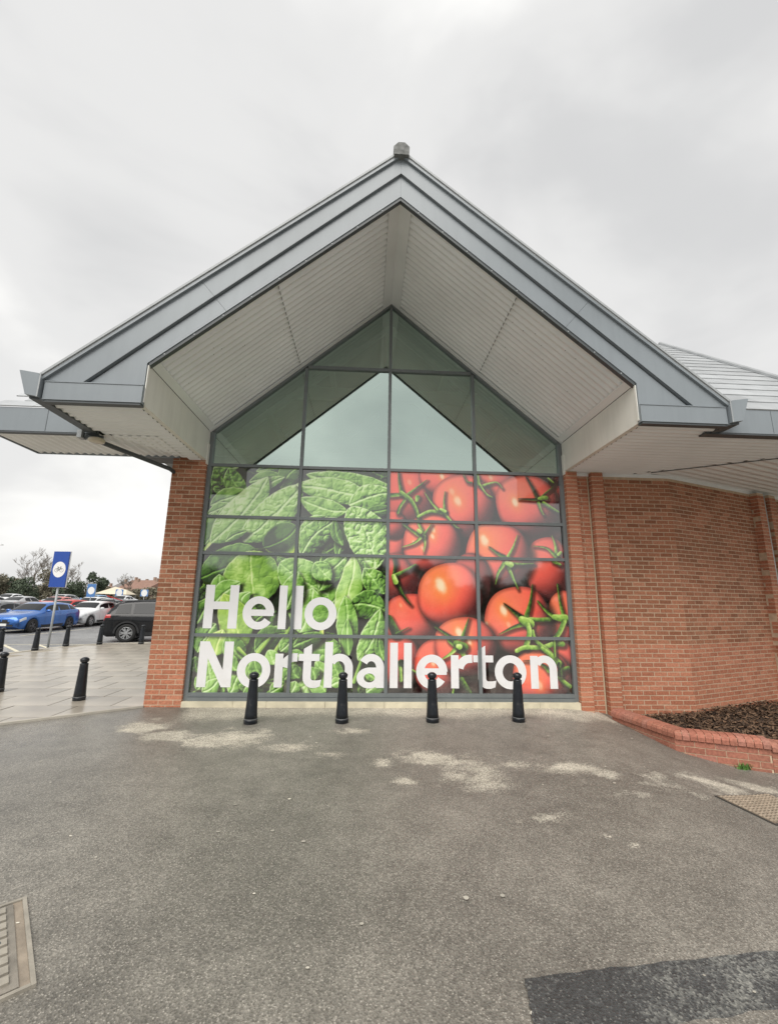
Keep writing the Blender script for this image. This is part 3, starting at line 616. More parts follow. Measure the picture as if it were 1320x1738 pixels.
def pier(name,poly,z1,z0=-.42):
    o=MB().slab(poly,z0,z1).build(name,M_mortar,shop); return o
i_=.002
pL=pier('brick_pier',[(-3.605+i_,-.1+i_),(-3.06-i_,-.1+i_),(-3.06-i_,.62),(-3.605+i_,.62)],3.93)
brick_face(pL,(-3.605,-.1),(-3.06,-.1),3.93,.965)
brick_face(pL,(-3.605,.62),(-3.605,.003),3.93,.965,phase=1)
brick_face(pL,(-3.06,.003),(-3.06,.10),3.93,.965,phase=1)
p1_=pier('brick_pier',[(3.06+i_,-.13+i_),(3.262-i_,-.13+i_),(3.262-i_,.3),(3.06+i_,.3)],3.858)
brick_face(p1_,(3.06,-.13),(3.262,-.13),3.858)
brick_face(p1_,(3.06,.12),(3.06,-.028),3.858,phase=1)
w0=pier('brick_wall',[(3.262,-.03+i_),(3.50,-.03+i_),(3.50,.3),(3.262,.3)],3.858)
brick_face(w0,(3.266,-.03),(3.486,-.03),3.858,phase=1)
MB().box(3.489,3.507,-.034,.0,-.4,3.85).build('movement_joint',mat('mastic',(.55,.47,.33),.7),w0)
p2_=pier('brick_pier',[(3.52+i_,-.13+i_),(3.722-i_,-.13+i_),(3.722-i_,.3),(3.52+i_,.3)],3.858)
brick_face(p2_,(3.52,-.13),(3.722,-.13),3.858)
brick_face(p2_,(3.52,.0),(3.52,-.028),3.858,phase=1)
A2=R(21); c2,s2=math.cos(A2),math.sin(A2)
WC=(5.0,0.0); WE=(5.0+2.5*c2,2.5*s2); WF=(5.0+5.6*c2,5.6*s2)
w1=pier('brick_wall',[(3.70,i_),(5.0-i_*.2,i_),(WF[0]+i_*s2,WF[1]+i_*c2),(WF[0]-.4*s2,WF[1]+.4*c2),(4.95,.4),(3.70,.4)],3.82)
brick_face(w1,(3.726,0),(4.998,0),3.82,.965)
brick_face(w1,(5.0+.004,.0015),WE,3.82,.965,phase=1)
def alongw(t,o): return (5.0+t*c2+o*s2,t*s2-o*c2)   # o = outward
q=[alongw(2.5,.13-i_),alongw(2.72,.13-i_),alongw(2.72,-.2),alongw(2.5,-.2)]
p3_=pier('brick_pier',q,3.82)
brick_face(p3_,alongw(2.5,.13),alongw(2.72,.13),3.82,ground=False)
brick_face(p3_,alongw(2.5,.0),alongw(2.5,.128),3.82,ground=False,phase=1)
MB().tube([(*alongw(2.82,.06),-.3),(*alongw(2.82,.06),3.8)],.04,10).build('downpipe',mat('pipe_pale',(.55,.56,.55),.5),shop,True)
q=[alongw(2.92,.13-i_),alongw(3.14,.13-i_),alongw(3.14,-.2),alongw(2.92,-.2)]
p4_=pier('brick_pier',q,3.82); brick_face(p4_,alongw(2.92,.13),alongw(3.14,.13),3.82,ground=False); brick_face(p4_,alongw(2.92,.0),alongw(2.92,.128),3.82,ground=False,phase=1)
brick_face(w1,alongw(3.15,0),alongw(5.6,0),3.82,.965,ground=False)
# how large each brick shows: the 300 largest are parts of their own, the rest one joined part
RV=(rt,up,fw); CP=Vector(CAM_POS)
def shows(b):
    c=Vector((b[0],b[1],b[2])); n=Vector((math.sin(b[3]),-math.cos(b[3]),0)); d=c+n*.05-CP; z=d.dot(fw)
    if z<.3: return 0
    u=660+725*d.dot(rt)/z; v=869-725*d.dot(up)/z
    if not(-5<u<1325 and -5<v<1743): return 0
    return b[4]*max(0,-n.dot(d.normalized()))/(z*z)*1e3
order=sorted(range(len(BR)),key=lambda i:-shows(BR[i]))
single=set(order[:300]); bm_={}
rest=MB(); restm=[]
for i,(x,y,z,ang,l,dp,mm,part) in enumerate(BR):
    h=CO-JT
    if i in single:
        key=(l,dp,mm.name)
        if key not in bm_:
            o=MB().box(-l/2,l/2,-dp/2,dp/2,-h/2,h/2).build('brick',mm,part); bm_[key]=o.data
        else: o=link('brick',bm_[key],None,part)
        n=random.uniform(-.0012,.0018)
        o.location=(x+math.sin(ang)*n,y-math.cos(ang)*n,z+random.uniform(-.0012,.0012)); o.rotation_euler=(0,random.uniform(-.004,.004),ang)
    else:
        M4=Matrix.Translation((x+random.uniform(-.001,.001)*abs(math.cos(ang))*0+math.sin(ang)*random.uniform(-.0012,.0018),y-math.cos(ang)*random.uniform(-.0012,.0018),z+random.uniform(-.0012,.0012)))@Matrix.Rotation(ang,4,'Z')@Matrix.Rotation(random.uniform(-.004,.004),4,'Y')
        rest.box(-l/2,l/2,-dp/2,dp/2,-h/2,h/2,M4); restm+=[0 if mm is M_brick else 1]*6
ro=rest.build('brickwork',M_brick,shop); ro.data.materials.append(M_brickb); ro.data.polygons.foreach_set('material_index',np.array(restm,dtype=np.int32)); tag(ro,kind='stuff')
# pale cover trim along the wall head
MB().slab([(3.732,-.012),(5.0,-.012),(WF[0]+.012*s2,WF[1]-.012*c2),(WF[0]-.02*s2,WF[1]+.02*c2),(5.0,.02),(3.732,.02)],3.815,3.875).build('wall_trim',M_soffit,shop)
MB().box(3.264,3.518,-.035,.0,3.80,3.858).build('wall_trim',M_soffit,shop)
# stone sill in lengths
for a,b in ((-3.055,-2.30),(-2.295,-1.80),(-1.795,-.92),(-.915,-.02),(-.015,.93),(.935,1.62),(1.625,2.4),(2.405,3.055)):
    o=MB().box(a,b,-.115+random.uniform(-.002,.002),.06,-.12,.078+random.uniform(-.001,.001)).build('sill_stone',M_stone,shop)
# ------------------------------------------------------------------ the gable window
ZE,ZD,ZC,ZBB,ZA,ZT=.191,1.039,2.323,2.925,3.813,5.70
K=.876; GA=7.11
def gl(x): return GA-K*abs(x)
fr=MB(); fo,fi=3.06,2.995; kk=math.sqrt(1+K*K)*.075
fr.prism([(-fo,.08),(-fi,.08),(-fi,gl(fi)-kk),(-fo,gl(fo)-.01)],-.045,.07)
fr.prism([(fi,.08),(fo,.08),(fo,gl(fo)-.01),(fi,gl(fi)-kk)],-.045,.07)
fr.prism([(-fi,.08),(fi,.08),(fi,.13),(-fi,.13)],-.062,.07)
fr.prism([(-fi,.135),(fi,.135),(fi,ZE),(-fi,ZE)],-.043,.068)
win=fr.build('gable_window',M_frame,shop)
for s in (-1,1):
    P=[(s*fi,gl(fi)-kk),(0.0015*s,GA-kk),(0.0015*s,GA),(s*fo,gl(fo)-.008),(s*fi,gl(fi)-.06)]
    if s<0: P=P[::-1]
    MB().prism([(s*fi,gl(fi)-kk),(s*.0015,GA-kk),(s*.0015,GA),(s*fi,gl(fi)+.0)],-.047,.066).build('rafter_frame',M_frame,win)
for x in (-1.5,0,1.5):
    MB().prism([(x-.026,ZE),(x+.026,ZE),(x+.026,gl(abs(x)+.026)-kk),(x-.026,gl(abs(x)+.026)-kk)],-.041,.064).build('mullion',M_frame,win)
XS=[-fi,-1.526,-1.474,-.026,.026,1.474,1.526,fi]
for z in (ZD,ZC,ZBB,ZA):
    for k in range(4):
        MB().prism([(XS[2*k],z-.024),(XS[2*k+1],z-.024),(XS[2*k+1],z+.024),(XS[2*k],z+.024)],-.037,.06).build('transom',M_frame,win)
for a,b in ((-1.474,-.026),(.026,1.474)):
    MB().prism([(a,ZT-.026),(b,ZT-.026),(b,ZT+.026),(a,ZT+.026)],-.037,.06).build('transom',M_frame,win)
# printed panes
art=paint_print()
lin=np.where(art<=.04045,art/12.92,((art+.055)/1.055)**2.4)*PRINT_GAIN
AH,AW,_=lin.shape
def sample(x,z):
    fx=np.clip((x-AX0)*AS-.5,0,AW-1.001); fz=np.clip((z-AZ0)*AS-.5,0,AH-1.001); i=fx.astype(int);j=fz.astype(int);a=(fx-i)[...,None];b=(fz-j)[...,None]
    return (lin[j,i]*(1-a)+lin[j,i+1]*a)*(1-b)+(lin[j+1,i]*(1-a)+lin[j+1,i+1]*a)*b
zr=[ZE,ZD,ZC,ZBB,ZA]
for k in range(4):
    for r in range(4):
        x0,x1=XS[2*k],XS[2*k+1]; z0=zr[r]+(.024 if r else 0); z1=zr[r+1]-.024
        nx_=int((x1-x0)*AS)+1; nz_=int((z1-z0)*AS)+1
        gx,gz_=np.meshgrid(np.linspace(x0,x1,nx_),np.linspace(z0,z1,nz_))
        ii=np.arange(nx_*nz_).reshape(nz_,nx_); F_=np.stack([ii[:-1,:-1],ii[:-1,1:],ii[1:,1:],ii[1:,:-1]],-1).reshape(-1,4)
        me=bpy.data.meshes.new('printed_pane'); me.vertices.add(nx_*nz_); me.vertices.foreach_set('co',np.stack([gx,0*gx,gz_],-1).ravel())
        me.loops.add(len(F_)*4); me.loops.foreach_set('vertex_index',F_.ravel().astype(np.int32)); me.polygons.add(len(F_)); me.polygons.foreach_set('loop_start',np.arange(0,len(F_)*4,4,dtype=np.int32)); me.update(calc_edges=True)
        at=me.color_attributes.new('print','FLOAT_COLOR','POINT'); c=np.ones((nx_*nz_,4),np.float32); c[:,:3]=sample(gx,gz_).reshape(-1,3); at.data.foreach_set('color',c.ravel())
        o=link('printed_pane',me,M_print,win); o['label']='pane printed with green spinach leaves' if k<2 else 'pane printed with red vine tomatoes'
MB().box(-fi,fi,.012,.03,ZE,ZA-.024).build('backing_sheet',mat('film_back',(.05,.05,.05),.8),win)
# clear panes
def cpane(poly):
    w=.0015*random.uniform(-1,1)
    mesh('clear_pane',[(p[0],.0+w*(p[1]-4),p[1]) for p in poly],[tuple(range(len(poly)))],M_glass,win)
for s in (-1,1):
    f=lambda P: P if s>0 else [(-x,z) for x,z in P][::-1]
    cpane(f([(1.526,ZA+.024),(fi,ZA+.024),(fi,gl(fi)-kk),(1.526,gl(1.526)-kk)]))
    cpane(f([(.026,ZA+.024),(1.474,ZA+.024),(1.474,ZT-.026),(.026,ZT-.026)]))
    xt=(GA-kk-(ZT+.026))/K
    cpane(f([(.026,ZT+.026),(xt,ZT+.026),(.026,gl(.026)-kk)]))
# white lettering, each letter its own film
LT=.125
class Glyph:
    def __init__(s): s.v=[];s.f=[];s.k=0
    def quad(s,pts):
        y=-.0035-.0004*s.k; s.k+=1; b=len(s.v); s.v+=[(p[0],y,p[1]) for p in pts]; s.f.append(tuple(range(b,b+len(pts))))
    def bar(s,x0,x1,z0,z1): s.quad([(x0,z0),(x1,z0),(x1,z1),(x0,z1)])
    def arc(s,cx,cz,rx,rz,t,a0,a1,tz=None,n=40):
        y=-.0035-.0004*s.k; s.k+=1; b=len(s.v); tz=tz or t
        for i in range(n+1):
            a=R(a0+(a1-a0)*i/n); c,q=math.cos(a),math.sin(a)
            s.v+= [(cx+rx*c,y,cz+rz*q),(cx+(rx-t)*c,y,cz+(rz-tz)*q)]
        s.f+=[(b+2*i,b+2*i+2,b+2*i+3,b+2*i+1) for i in range(n)]
def g_H(g,x,z): g.bar(x,x+.14,z,z+.675); g.bar(x+.382,x+.522,z,z+.675); g.bar(x+.14,x+.382,z+.295,z+.415)
def g_N(g,x,z): g.bar(x,x+.14,z,z+.675); g.bar(x+.38,x+.52,z,z+.675); g.quad([(x+.375,z),(x+.52,z),(x+.145,z+.675),(x,z+.675)])
def g_l(g,x,z): g.bar(x,x+LT,z,z+.682)
def g_o(g,x,z): g.arc(x+.256,z+.248,.256,.258,.128,0,360,.118,72)
def g_e(g,x,z):
    g.arc(x+.249,z+.248,.249,.258,.128,0,325,.116,64); g.bar(x+.09,x+.488,z+.20,z+.298)
def g_n(g,x,z,asc=.5):
    g.bar(x,x+LT,z,z+asc); w=.435; g.arc(x+w-.205,z+.295,.205,.212,LT,0,150,.112,32); g.bar(x+w-LT,x+w,z,z+.296)
def g_h(g,x,z):
    g.bar(x,x+LT,z,z+.682); w=.445; g.arc(x+w-.21,z+.295,.21,.212,LT,0,150,.112,32); g.bar(x+w-LT,x+w,z,z+.296)
def g_r(g,x,z):
    g.bar(x,x+LT,z,z+.5); g.arc(x+.30,z+.25,.235,.258,.13,85,165,.125,24); g.quad([(x+.30,z+.383),(x+.345,z+.385),(x+.345,z+.508),(x+.30,z+.508)])
def g_t(g,x,z):
    g.quad([(x+.075,z+.15),(x+.2,z+.15),(x+.2,z+.65),(x+.075,z+.575)]); g.bar(x,x+.325,z+.395,z+.5); g.arc(x+.235,z+.152,.16,.157,LT,178,271,.112,24); g.quad([(x+.234,z-.005),(x+.275,z-.004),(x+.345,z+.018),(x+.365,z+.118),(x+.30,z+.107),(x+.234,z+.107)])
def g_a(g,x,z):
    g.bar(x+.305,x+.43,z,z+.30); g.arc(x+.225,z+.295,.205,.213,LT,0,148,.11,36); g.arc(x+.20,z+.148,.20,.155,.115,0,360,.088,60)
    g.bar(x+.19,x+.31,z+.215,z+.303)
for txt,zb in (([('H',-2.892),('e',-2.29),('l',-1.728),('l',-1.475),('o',-1.315)],1.137),([('N',-2.902),('o',-2.305),('r',-1.730),('t',-1.367),('h',-.963),('a',-.456),('l',.064),('l',.285),('e',.48),('r',1.035),('t',1.395),('o',1.739),('n',2.32)],.266)):
    for ch,x in txt:
        g=Glyph(); globals()['g_'+ch](g,x,zb); o=mesh('letter',g.v,g.f,M_letter,win); o['label']='white printed letter '+ch
# ------------------------------------------------------------------ roof, fascia, soffits
YF=-2.2
def corr(name,p0,u,v,n,lu,lv,material,parent,pitch=.107,amp=.0148,u_end=None,u_start=None,spp=8):
    p0=Vector(p0);u=Vector(u).normalized();v=Vector(v).normalized();n=Vector(n).normalized(); ns=int(lv/pitch*spp); V=[]
    ns=int(lv/pitch*12)                # rounded ribs
    for i in range(ns+1):
        t=lv*i/ns; w_=math.sin(2*math.pi*t/pitch); h=amp*w_
        a=u_start(t) if u_start else 0.; b=u_end(t) if u_end else lu
        b=max(b,a+.001)
        V+=[p0+v*t+n*h+u*a,p0+v*t+n*h+u*b]
    return mesh(name,V,[(2*i,2*i+1,2*i+3,2*i+2) for i in range(ns)],material,parent,True)
def go(x): return 7.70-.853*abs(x)
def gm(x): return 7.43-.885*abs(x)
def gn(x): return 7.08-.870*abs(x)
roof=MB()
for s in (-1,1):
    P=[(0,7.80),(s*4.24,7.80-.853*4.24),(s*4.24,7.72-.853*4.24),(0,7.72)]
    roof.prism(P if s<0 else P[::-1],-2.26,9.)
roofo=roof.build('gable_roof',M_slate,shop)
core=MB()
for s in (-1,1):
    P=[(s*.001,7.70),(s*4.2,go(4.2)-.01),(s*4.2,4.09),(s*3.12,4.09),(s*3.12,gn(3.12)+.03),(s*.001,gn(0)+.03)]
    core.prism(P if s<0 else P[::-1],-2.17,-.0)
core.build('roof_core',M_trim,roofo)
fas=MB().prism([(-.05,7.6),(.05,7.6),(.05,7.66),(-.05,7.66)],-2.19,-2.17).build('gable_fascia',M_fascia,shop)
def clipz(poly,a,b,c): return clip_poly(poly,a,b,c)
for s in (-1,1):
    xj=2.35*s; zj=gm(xj); nj=(1/1.31,-.853*s/1.31*-1)  # along-slope direction
    dxn=(1/1.314*s,-.853/1.314)                          # unit vector down the slope
    cj=dxn[0]*xj+dxn[1]*zj
    up_=[(0.0008*s,gm(0)),(s*3.79,gm(3.79)),(s*4.165,4.085),(s*4.20,4.12),(s*4.20,go(4.20)),(0.0008*s,go(0))]
    lo_=[(0.0008*s,gn(0)),(s*3.075,gn(3.075)),(s*3.075,4.085),(s*3.77,4.085),(s*3.74,gm(3.74)-.03),(0.0008*s,gm(0)-.004)]
    for P,y0 in ((up_,-2.228),(lo_,-2.2)):
        for sg in (1,-1):
            Q=clip_poly(P,sg*dxn[0],sg*dxn[1],sg*cj-.0015)
            if s>0: pass
            o=MB().prism(Q if s>0 else Q[::-1],y0,-2.172).build('fascia_panel',M_fascia,fas)
    MB().prism([(s*.0008,gm(0)-.002),(s*3.78,gm(3.78)-.002),(s*3.78,gm(3.78)+.006),(s*.0008,gm(0)+.006)][::s],-2.236,-2.2285).build('lap_trim',M_trim,fas)
    # eaves return, bottom angle, verge lips
    MB().prism([(s*3.06,3.862),(s*4.19,3.862),(s*4.19,4.083),(s*3.06,4.083)][::s],-2.245,-2.174).build('return_panel',M_fascia,fas)
    MB().prism([(s*3.06,4.0835),(s*4.19,4.0835),(s*4.19,4.094),(s*3.06,4.094)][::s],-2.252,-2.2285).build('return_lip',M_fascia,fas)
    MB().prism([(s*3.07,3.835),(s*4.19,3.835),(s*4.19,3.861),(s*3.07,3.861)][::s],-2.235,-2.15).build('bottom_trim',M_trim,fas)
    MB().prism([(s*.0008,gn(0)-.052),(s*3.06,gn(3.06)-.052),(s*3.06,gn(3.06)-.001),(s*.0008,gn(0)-.001)][::s],-2.19,-2.13).build('bottom_trim',M_trim,fas)
    for a,b,y0,mm in ((.001,.04,-2.262,M_fascia),(.041,.06,-2.235,M_trim),(.061,.098,-2.275,M_galv)):
        MB().prism([(s*.0008,go(0)+a),(s*4.25,go(4.25)+a),(s*4.25,go(4.25)+b),(s*.0008,go(0)+b)][::s],y0,-2.1745).build('verge_trim',mm,fas)
    sc=MB()
    for k in range(9):
        x=s*(.25+k*.33); sc.lathe([(.009,-2.194),(.009,-2.189)],8,(x,0,gn(x)-.026),'y')
    o=sc.build('screws',M_galv,fas); tag(o,kind='stuff')
# ridge tiles
for k in range(9):
    y0=-2.31+k*.45
    P=[(-.105,7.67),(.105,7.67),(.112,7.80),(.045,7.875),(-.045,7.875),(-.112,7.80)]
    o=MB().prism([(p[0]*(1 if k==0 else .97),p[1]-(0 if k==0 else .01)) for p in P],y0,y0+.44).build('ridge_tile',mat('ridge_concrete',(.17,.175,.17),.85,var=.4,vscale=14,bump=.4,bscale=50),roofo)
# sloping soffit under the gable
sof=MB().prism([(-.155,gn(.155)-.028),(0,gn(0)-.030),(.155,gn(.155)-.028),(.155,gn(.155)-.012),(0,gn(0)-.006),(-.155,gn(.155)-.012)],-2.128,-.05).build('gable_soffit',M_soffit,shop)
sl=math.hypot(1,.87)
for s in (-1,1):
    for (xa,xb,dz) in ((3.055,1.60,0),(1.612,.13,.004)):
        corr('soffit_sheet',(s*xa,-2.128,gn(xa)-.004-dz),(-s,0,.87),(0,1,0),(s*.66*-1*-1*-1,0,-.75),(xa-xb)*sl,2.075,M_soffit,sof)
    MB().prism([(s*1.60,gn(1.60)-.018),(s*1.605,gn(1.605)-.018),(s*1.605,gn(1.605)-.002),(s*1.60,gn(1.60)-.002)][::s],-2.1,-.06).build('sheet_seam',mat('seam_grey',(.26,.26,.25),.6),sof)
    # flange along the beam and along the glazing
    MB().prism([(s*2.975,gn(2.975)-.026),(s*3.058,gn(3.058)-.026),(s*3.058,gn(3.058)-.0145),(s*2.975,gn(2.975)-.0145)][::s],-2.128,-.05).build('flange',M_soffit,sof)
    MB().prism([(s*.16,gn(.16)-.032),(s*3.058,gn(3.058)-.032),(s*3.058,gn(3.058)-.016),(s*.16,gn(.16)-.016)][::s],-.13,-.048).build('flange',M_soffit,sof)
    # screws dotted over the sheets
    sc=MB()
    for k in range(34):
        x=s*random.uniform(.3,2.9); y=random.uniform(-2.0,-.2); y=-2.128+round((y+2.128)/.107)*.107+.027
        sc.lathe([(.008,gn(x)-.022),(.008,gn(x)-.012)],6,(x,y,0),'z')
    tag(sc.build('screws',M_trim,sof),kind='stuff')
    # cream bulkhead box beside the window
    bb=MB().box(min(s*3.062,s*3.13),max(s*3.062,s*3.13),-2.165,-.052,3.864,gn(3.062)-.03).build('bulkhead_box',M_cream,shop)
    MB().box(min(s*3.050,s*3.061),max(s*3.050,s*3.061),-2.20,-2.166,3.89,gn(3.062)-.04).build('end_strip',M_cream,bb)
    MB().box(min(s*3.045,s*3.061),max(s*3.045,s*3.061),-.13,-.052,3.80,4.16).build('end_strip',M_cream,bb)
# flat eaves soffits: ribs run along x
JX=lambda y: 4.55+1.583*(-.2-y)
corr('eaves_soffit',(-4.19,-2.17,3.866),(1,0,0),(0,1,0),(0,0,-1),1.05,2.12,M_soffit,shop,.118,.012,u_end=lambda t:1.055,u_start=lambda t:0. if t<.83 else min(1.0,(t-.83)*.72))
sR=corr('eaves_soffit',(3.135,-2.17,3.868),(1,0,0),(0,1,0),(0,0,-1),2,2.16,M_soffit,shop,.118,.011,u_end=lambda t:1.05 if t<.235 else max(1.2,JX(-2.17+t)-3.135))
jl=Vector((-1.583,1,0)).normalized()
corr('eaves_soffit',(JX(-1.93),-1.93,3.874),(c2,s2,0),jl,(0,0,-1),7,4.15,M_soffit,shop,.19,.011)
tr=MB(); tr.tube([(JX(-1.9)+.0,-1.9,3.852),(JX(-.2),-.2,3.852)],.008,6); tr.build('sheet_seam',M_trim,sR)
MB().box(3.132,3.70,-.128,.0,3.855,3.90).build('soffit_edge',M_soffit,sR)
MB().slab([(3.14,-1.88),(6.8,-1.88),(10,-.7),(10,2.6),(5.0,.3),(3.14,.3)],3.91,4.1).build('eaves_sky_block',M_trim,shop)  # slabs added above the soffits to stop sky showing through the gaps
MB().box(-5.66,-3.3,-1.1,-.25,3.91,4.0).build('eaves_sky_block',M_trim,shop)
MB().box(-4.15,-3.15,-2.1,.3,3.91,4.0).build('eaves_sky_block',M_trim,shop)
# gutters run back along both eaves
for s,yb in ((-1,-1.22),(1,-1.99)):
    P=[(s*4.215,3.875),(s*4.36,3.90),(s*4.47,4.20),(s*4.445,4.20),(s*4.25,4.17),(s*4.215,4.10)]
    g=MB().prism(P[::s],-2.285,yb).build('box_gutter',M_fascia,shop)
    MB().box(min(s*4.212,s*4.226),max(s*4.212,s*4.226),-2.292,-2.2855,3.87,4.17).build('gutter_joint',M_galv,g)
    MB().prism([(s*4.17,3.845),(s*4.34,3.868),(s*4.34,3.898),(s*4.17,3.872)][::s],-2.24,yb).build('gutter_edge',M_trim,g)
# eaves to the right of the gable: fascia, slates, hip
er=MB().prism([(4.10,3.862),(6.92,3.862),(6.92,4.205),(4.10,4.205)],-1.985,-1.9).build('eaves_fascia',M_fascia,shop)
MB().prism([(4.10,3.838),(6.92,3.838),(6.92,3.861),(4.10,3.861)],-1.98,-1.86).build('bottom_trim',M_trim,er)
for x in (5.05,6.5): MB().box(x,x+.004,-1.9875,-1.9855,3.87,4.2).build('panel_joint',M_trim,er)
f2=MB().slab([(6.922,-1.985),(6.922+3*c2,-1.985+3*s2),(6.922+3*c2-.05*s2,-1.985+3*s2+.05*c2),(6.922,-1.93)],3.862,4.205).build('eaves_fascia',M_fascia,shop)
E_=lambda x,t:(x,-1.97+t/1.3125,4.21+t*.85/1.3125)     # up the slope
HIPX=lambda t:6.92+.2*t/1.3125
VAL=lambda t:max(.05,(7.81-E_(0,t)[2])/.853+.03)
tv=(7.81-4.21)/.85*1.3125
rr=mesh('main_roof',[E_(VAL(0),0),E_(6.92,0),(HIPX(7.6),)+E_(0,7.6)[1:],(.05,)+E_(0,7.6)[1:],E_(.05,tv)],[(0,1,2,3,4)],M_trim,shop)
t=0.;j=0;nrm=Vector((0,-.85,1)).normalized()
while t<7.4:
    th=.44; x=3.0-(j%2)*.45
    if t>1.2: x+=.0
    while x<HIPX(t)+.3:
        xa=max(x+.002,VAL(t)+.02,3.0); xb=min(x+.9-.002,HIPX(t+th*.5)-.01)
        if xb-xa>.05:
            a=Vector(E_(xa,t-.02));b=Vector(E_(xb,t-.02));c=Vector(E_(xb,t+th));d=Vector(E_(xa,t+th)); lo=nrm*.020;hi=nrm*.008
            V=[a+nrm*.004,b+nrm*.004,c+nrm*.001,d+nrm*.001,a+lo,b+lo,c+hi,d+hi]
            mesh('slate',V,BOXF,M_slate,rr)
        x+=.9
    t+=th;j+=1
MB().tube([Vector(E_(6.92,0))+nrm*.03,Vector((HIPX(7.5),)+E_(0,7.5)[1:])+nrm*.03],.05,8).build('hip_tile',M_slate,rr)
hb=E_(0,7.6)
mesh('roof_side',[E_(6.92,0),(6.92+6*c2,-1.97+6*s2,4.21),(HIPX(7.6)+4,hb[1]+3.2,hb[2]),(HIPX(7.6),hb[1],hb[2])],[(0,1,2,3)],M_slate,rr)
# low canopy to the left of the gable
ca=MB().prism([(-5.70,3.864),(-4.20,3.864),(-4.20,4.215),(-5.70,4.215)],-1.19,-1.13).build('side_canopy',M_fascia,shop)
MB().prism([(-5.68,3.842),(-4.20,3.842),(-4.20,3.863),(-5.68,3.863)],-1.185,-1.11).build('bottom_trim',M_trim,ca)
MB().box(-4.905,-4.900,-1.1935,-1.1905,3.87,4.21).build('panel_joint',M_trim,ca)
corr('canopy_soffit',(-5.68,-1.128,3.872),(0.02,1,0),(1,0,0),(0,0,-1),.90,2.30,M_soffit,ca,.125,.014)
MB().box(-5.70,-5.681,-1.128,-.22,3.850,4.0).build('edge_trim',M_fascia,ca); MB().box(-5.68,-3.45,-.235,-.222,3.846,4.9).build('back_panel',M_fascia,ca)
cr_=MB()
for k in range(5):
    z0=4.22+k*.165; y0=-1.20+k*.19
    for q in range(4):
        xa=-5.69+q*.58+(.29 if k%2 else 0); 
        o=MB(); o.v=[(xa,y0,z0),(xa+.575,y0,z0),(xa+.575,y0+.2,z0+.174),(xa,y0+.2,z0+.174),(xa,y0-.008,z0+.014),(xa+.575,y0-.008,z0+.014),(xa+.575,y0+.196,z0+.182),(xa,y0+.196,z0+.182)]; o.f=list(BOXF)
        o.build('slate',M_slate,ca)
# dark outlet pipe from the gutter to the pier, with a round light under the eaves
MB().tube([(-4.36,-1.19,3.83),(-4.30,-1.10,3.81),(-3.62,-.16,3.68),(-3.57,-.08,3.64)],.034,10).build('outlet_pipe',M_trim,shop,True)
lm=MB().box(-4.43,-4.37,-1.24,-1.12,3.78,3.89).build('lamp_housing',M_galv,None)
lamp=empty('eaves_lamp',(0,0,0)); tag(lamp,'round pale lamp on a small box under the left eaves','lamp'); lm.parent=lamp
MB().lathe([(.02,3.79),(.095,3.79),(.105,3.775),(.10,3.745),(.07,3.735),(.0,3.733)],20,(-4.20,-1.16,0)).build('lens',mat('lamp_lens',(.55,.49,.38),.3),lamp,True)
MB().box(-4.375,-4.12,-1.18,-1.14,3.785,3.835).build('bracket',M_trim,lamp)
# ------------------------------------------------------------------ what shows through the clear glass
inn=MB()
inn.v=[(-3.5,.12,.0),(3.5,.12,.0),(3.5,9,.0),(-3.5,9,.0)]; inn.f=[(0,1,2,3)]
b=len(inn.v); xs_=[(-3.5,0.),(-3.5,4.05),(0,7.02),(3.5,4.05),(3.5,0.)]
for y in (.09,9.): inn.v+=[(x,y,z) for x,z in xs_]
inn.f+=[(b+i,b+i+1,b+6+i,b+5+i) for i in range(4)]+[(b+5,b+6,b+7,b+8,b+9)]
inner=inn.build('interior',M_inner,shop)
for y in (.5,2.4,4.4):
    st=MB(); hw=1.93 if y<1 else 2.2; z=5.36 if y<1 else 5.1
    st.box(-hw,hw,y-.05,y+.05,z-.015,z+.015); st.box(-hw,hw,y-.008,y+.008,z+.015,z+.19); st.box(-hw,hw,y-.05,y+.05,z+.19,z+.215)
    o=st.build('tie_beam',M_steel,inner)
    for s in (-1,1):
        MB().tube([(s*3.4,y+.02,4.05),(s*.05,y+.02,6.9)],.07,6).build('rafter',M_steel,inner)
        MB().tube([(s*3.3,y+.3,4.0),(s*1.2,y+1.6,5.1)],.045,6).build('brace',M_steel,inner)
        MB().box(min(s*1.42,s*1.32),max(s*1.42,s*1.32),y-.07,y-.052,5.33,5.6).build('cleat',M_steel,inner)
for x,z in ((-2.2,4.95),(-1.1,5.9),(1.1,5.9),(2.2,4.95)): MB().box(x-.05,x+.05,.3,4.9,z-.06,z+.06).build('purlin',M_steel,inner)
MB().tube([(0,.25,6.72),(0,4.9,6.72)],.09,8).build('ridge_beam',M_steel,inner)
for z in (4.25,): MB().box(-3.3,3.3,.75,.83,z,z+.12).build('rail',M_steel,inner)
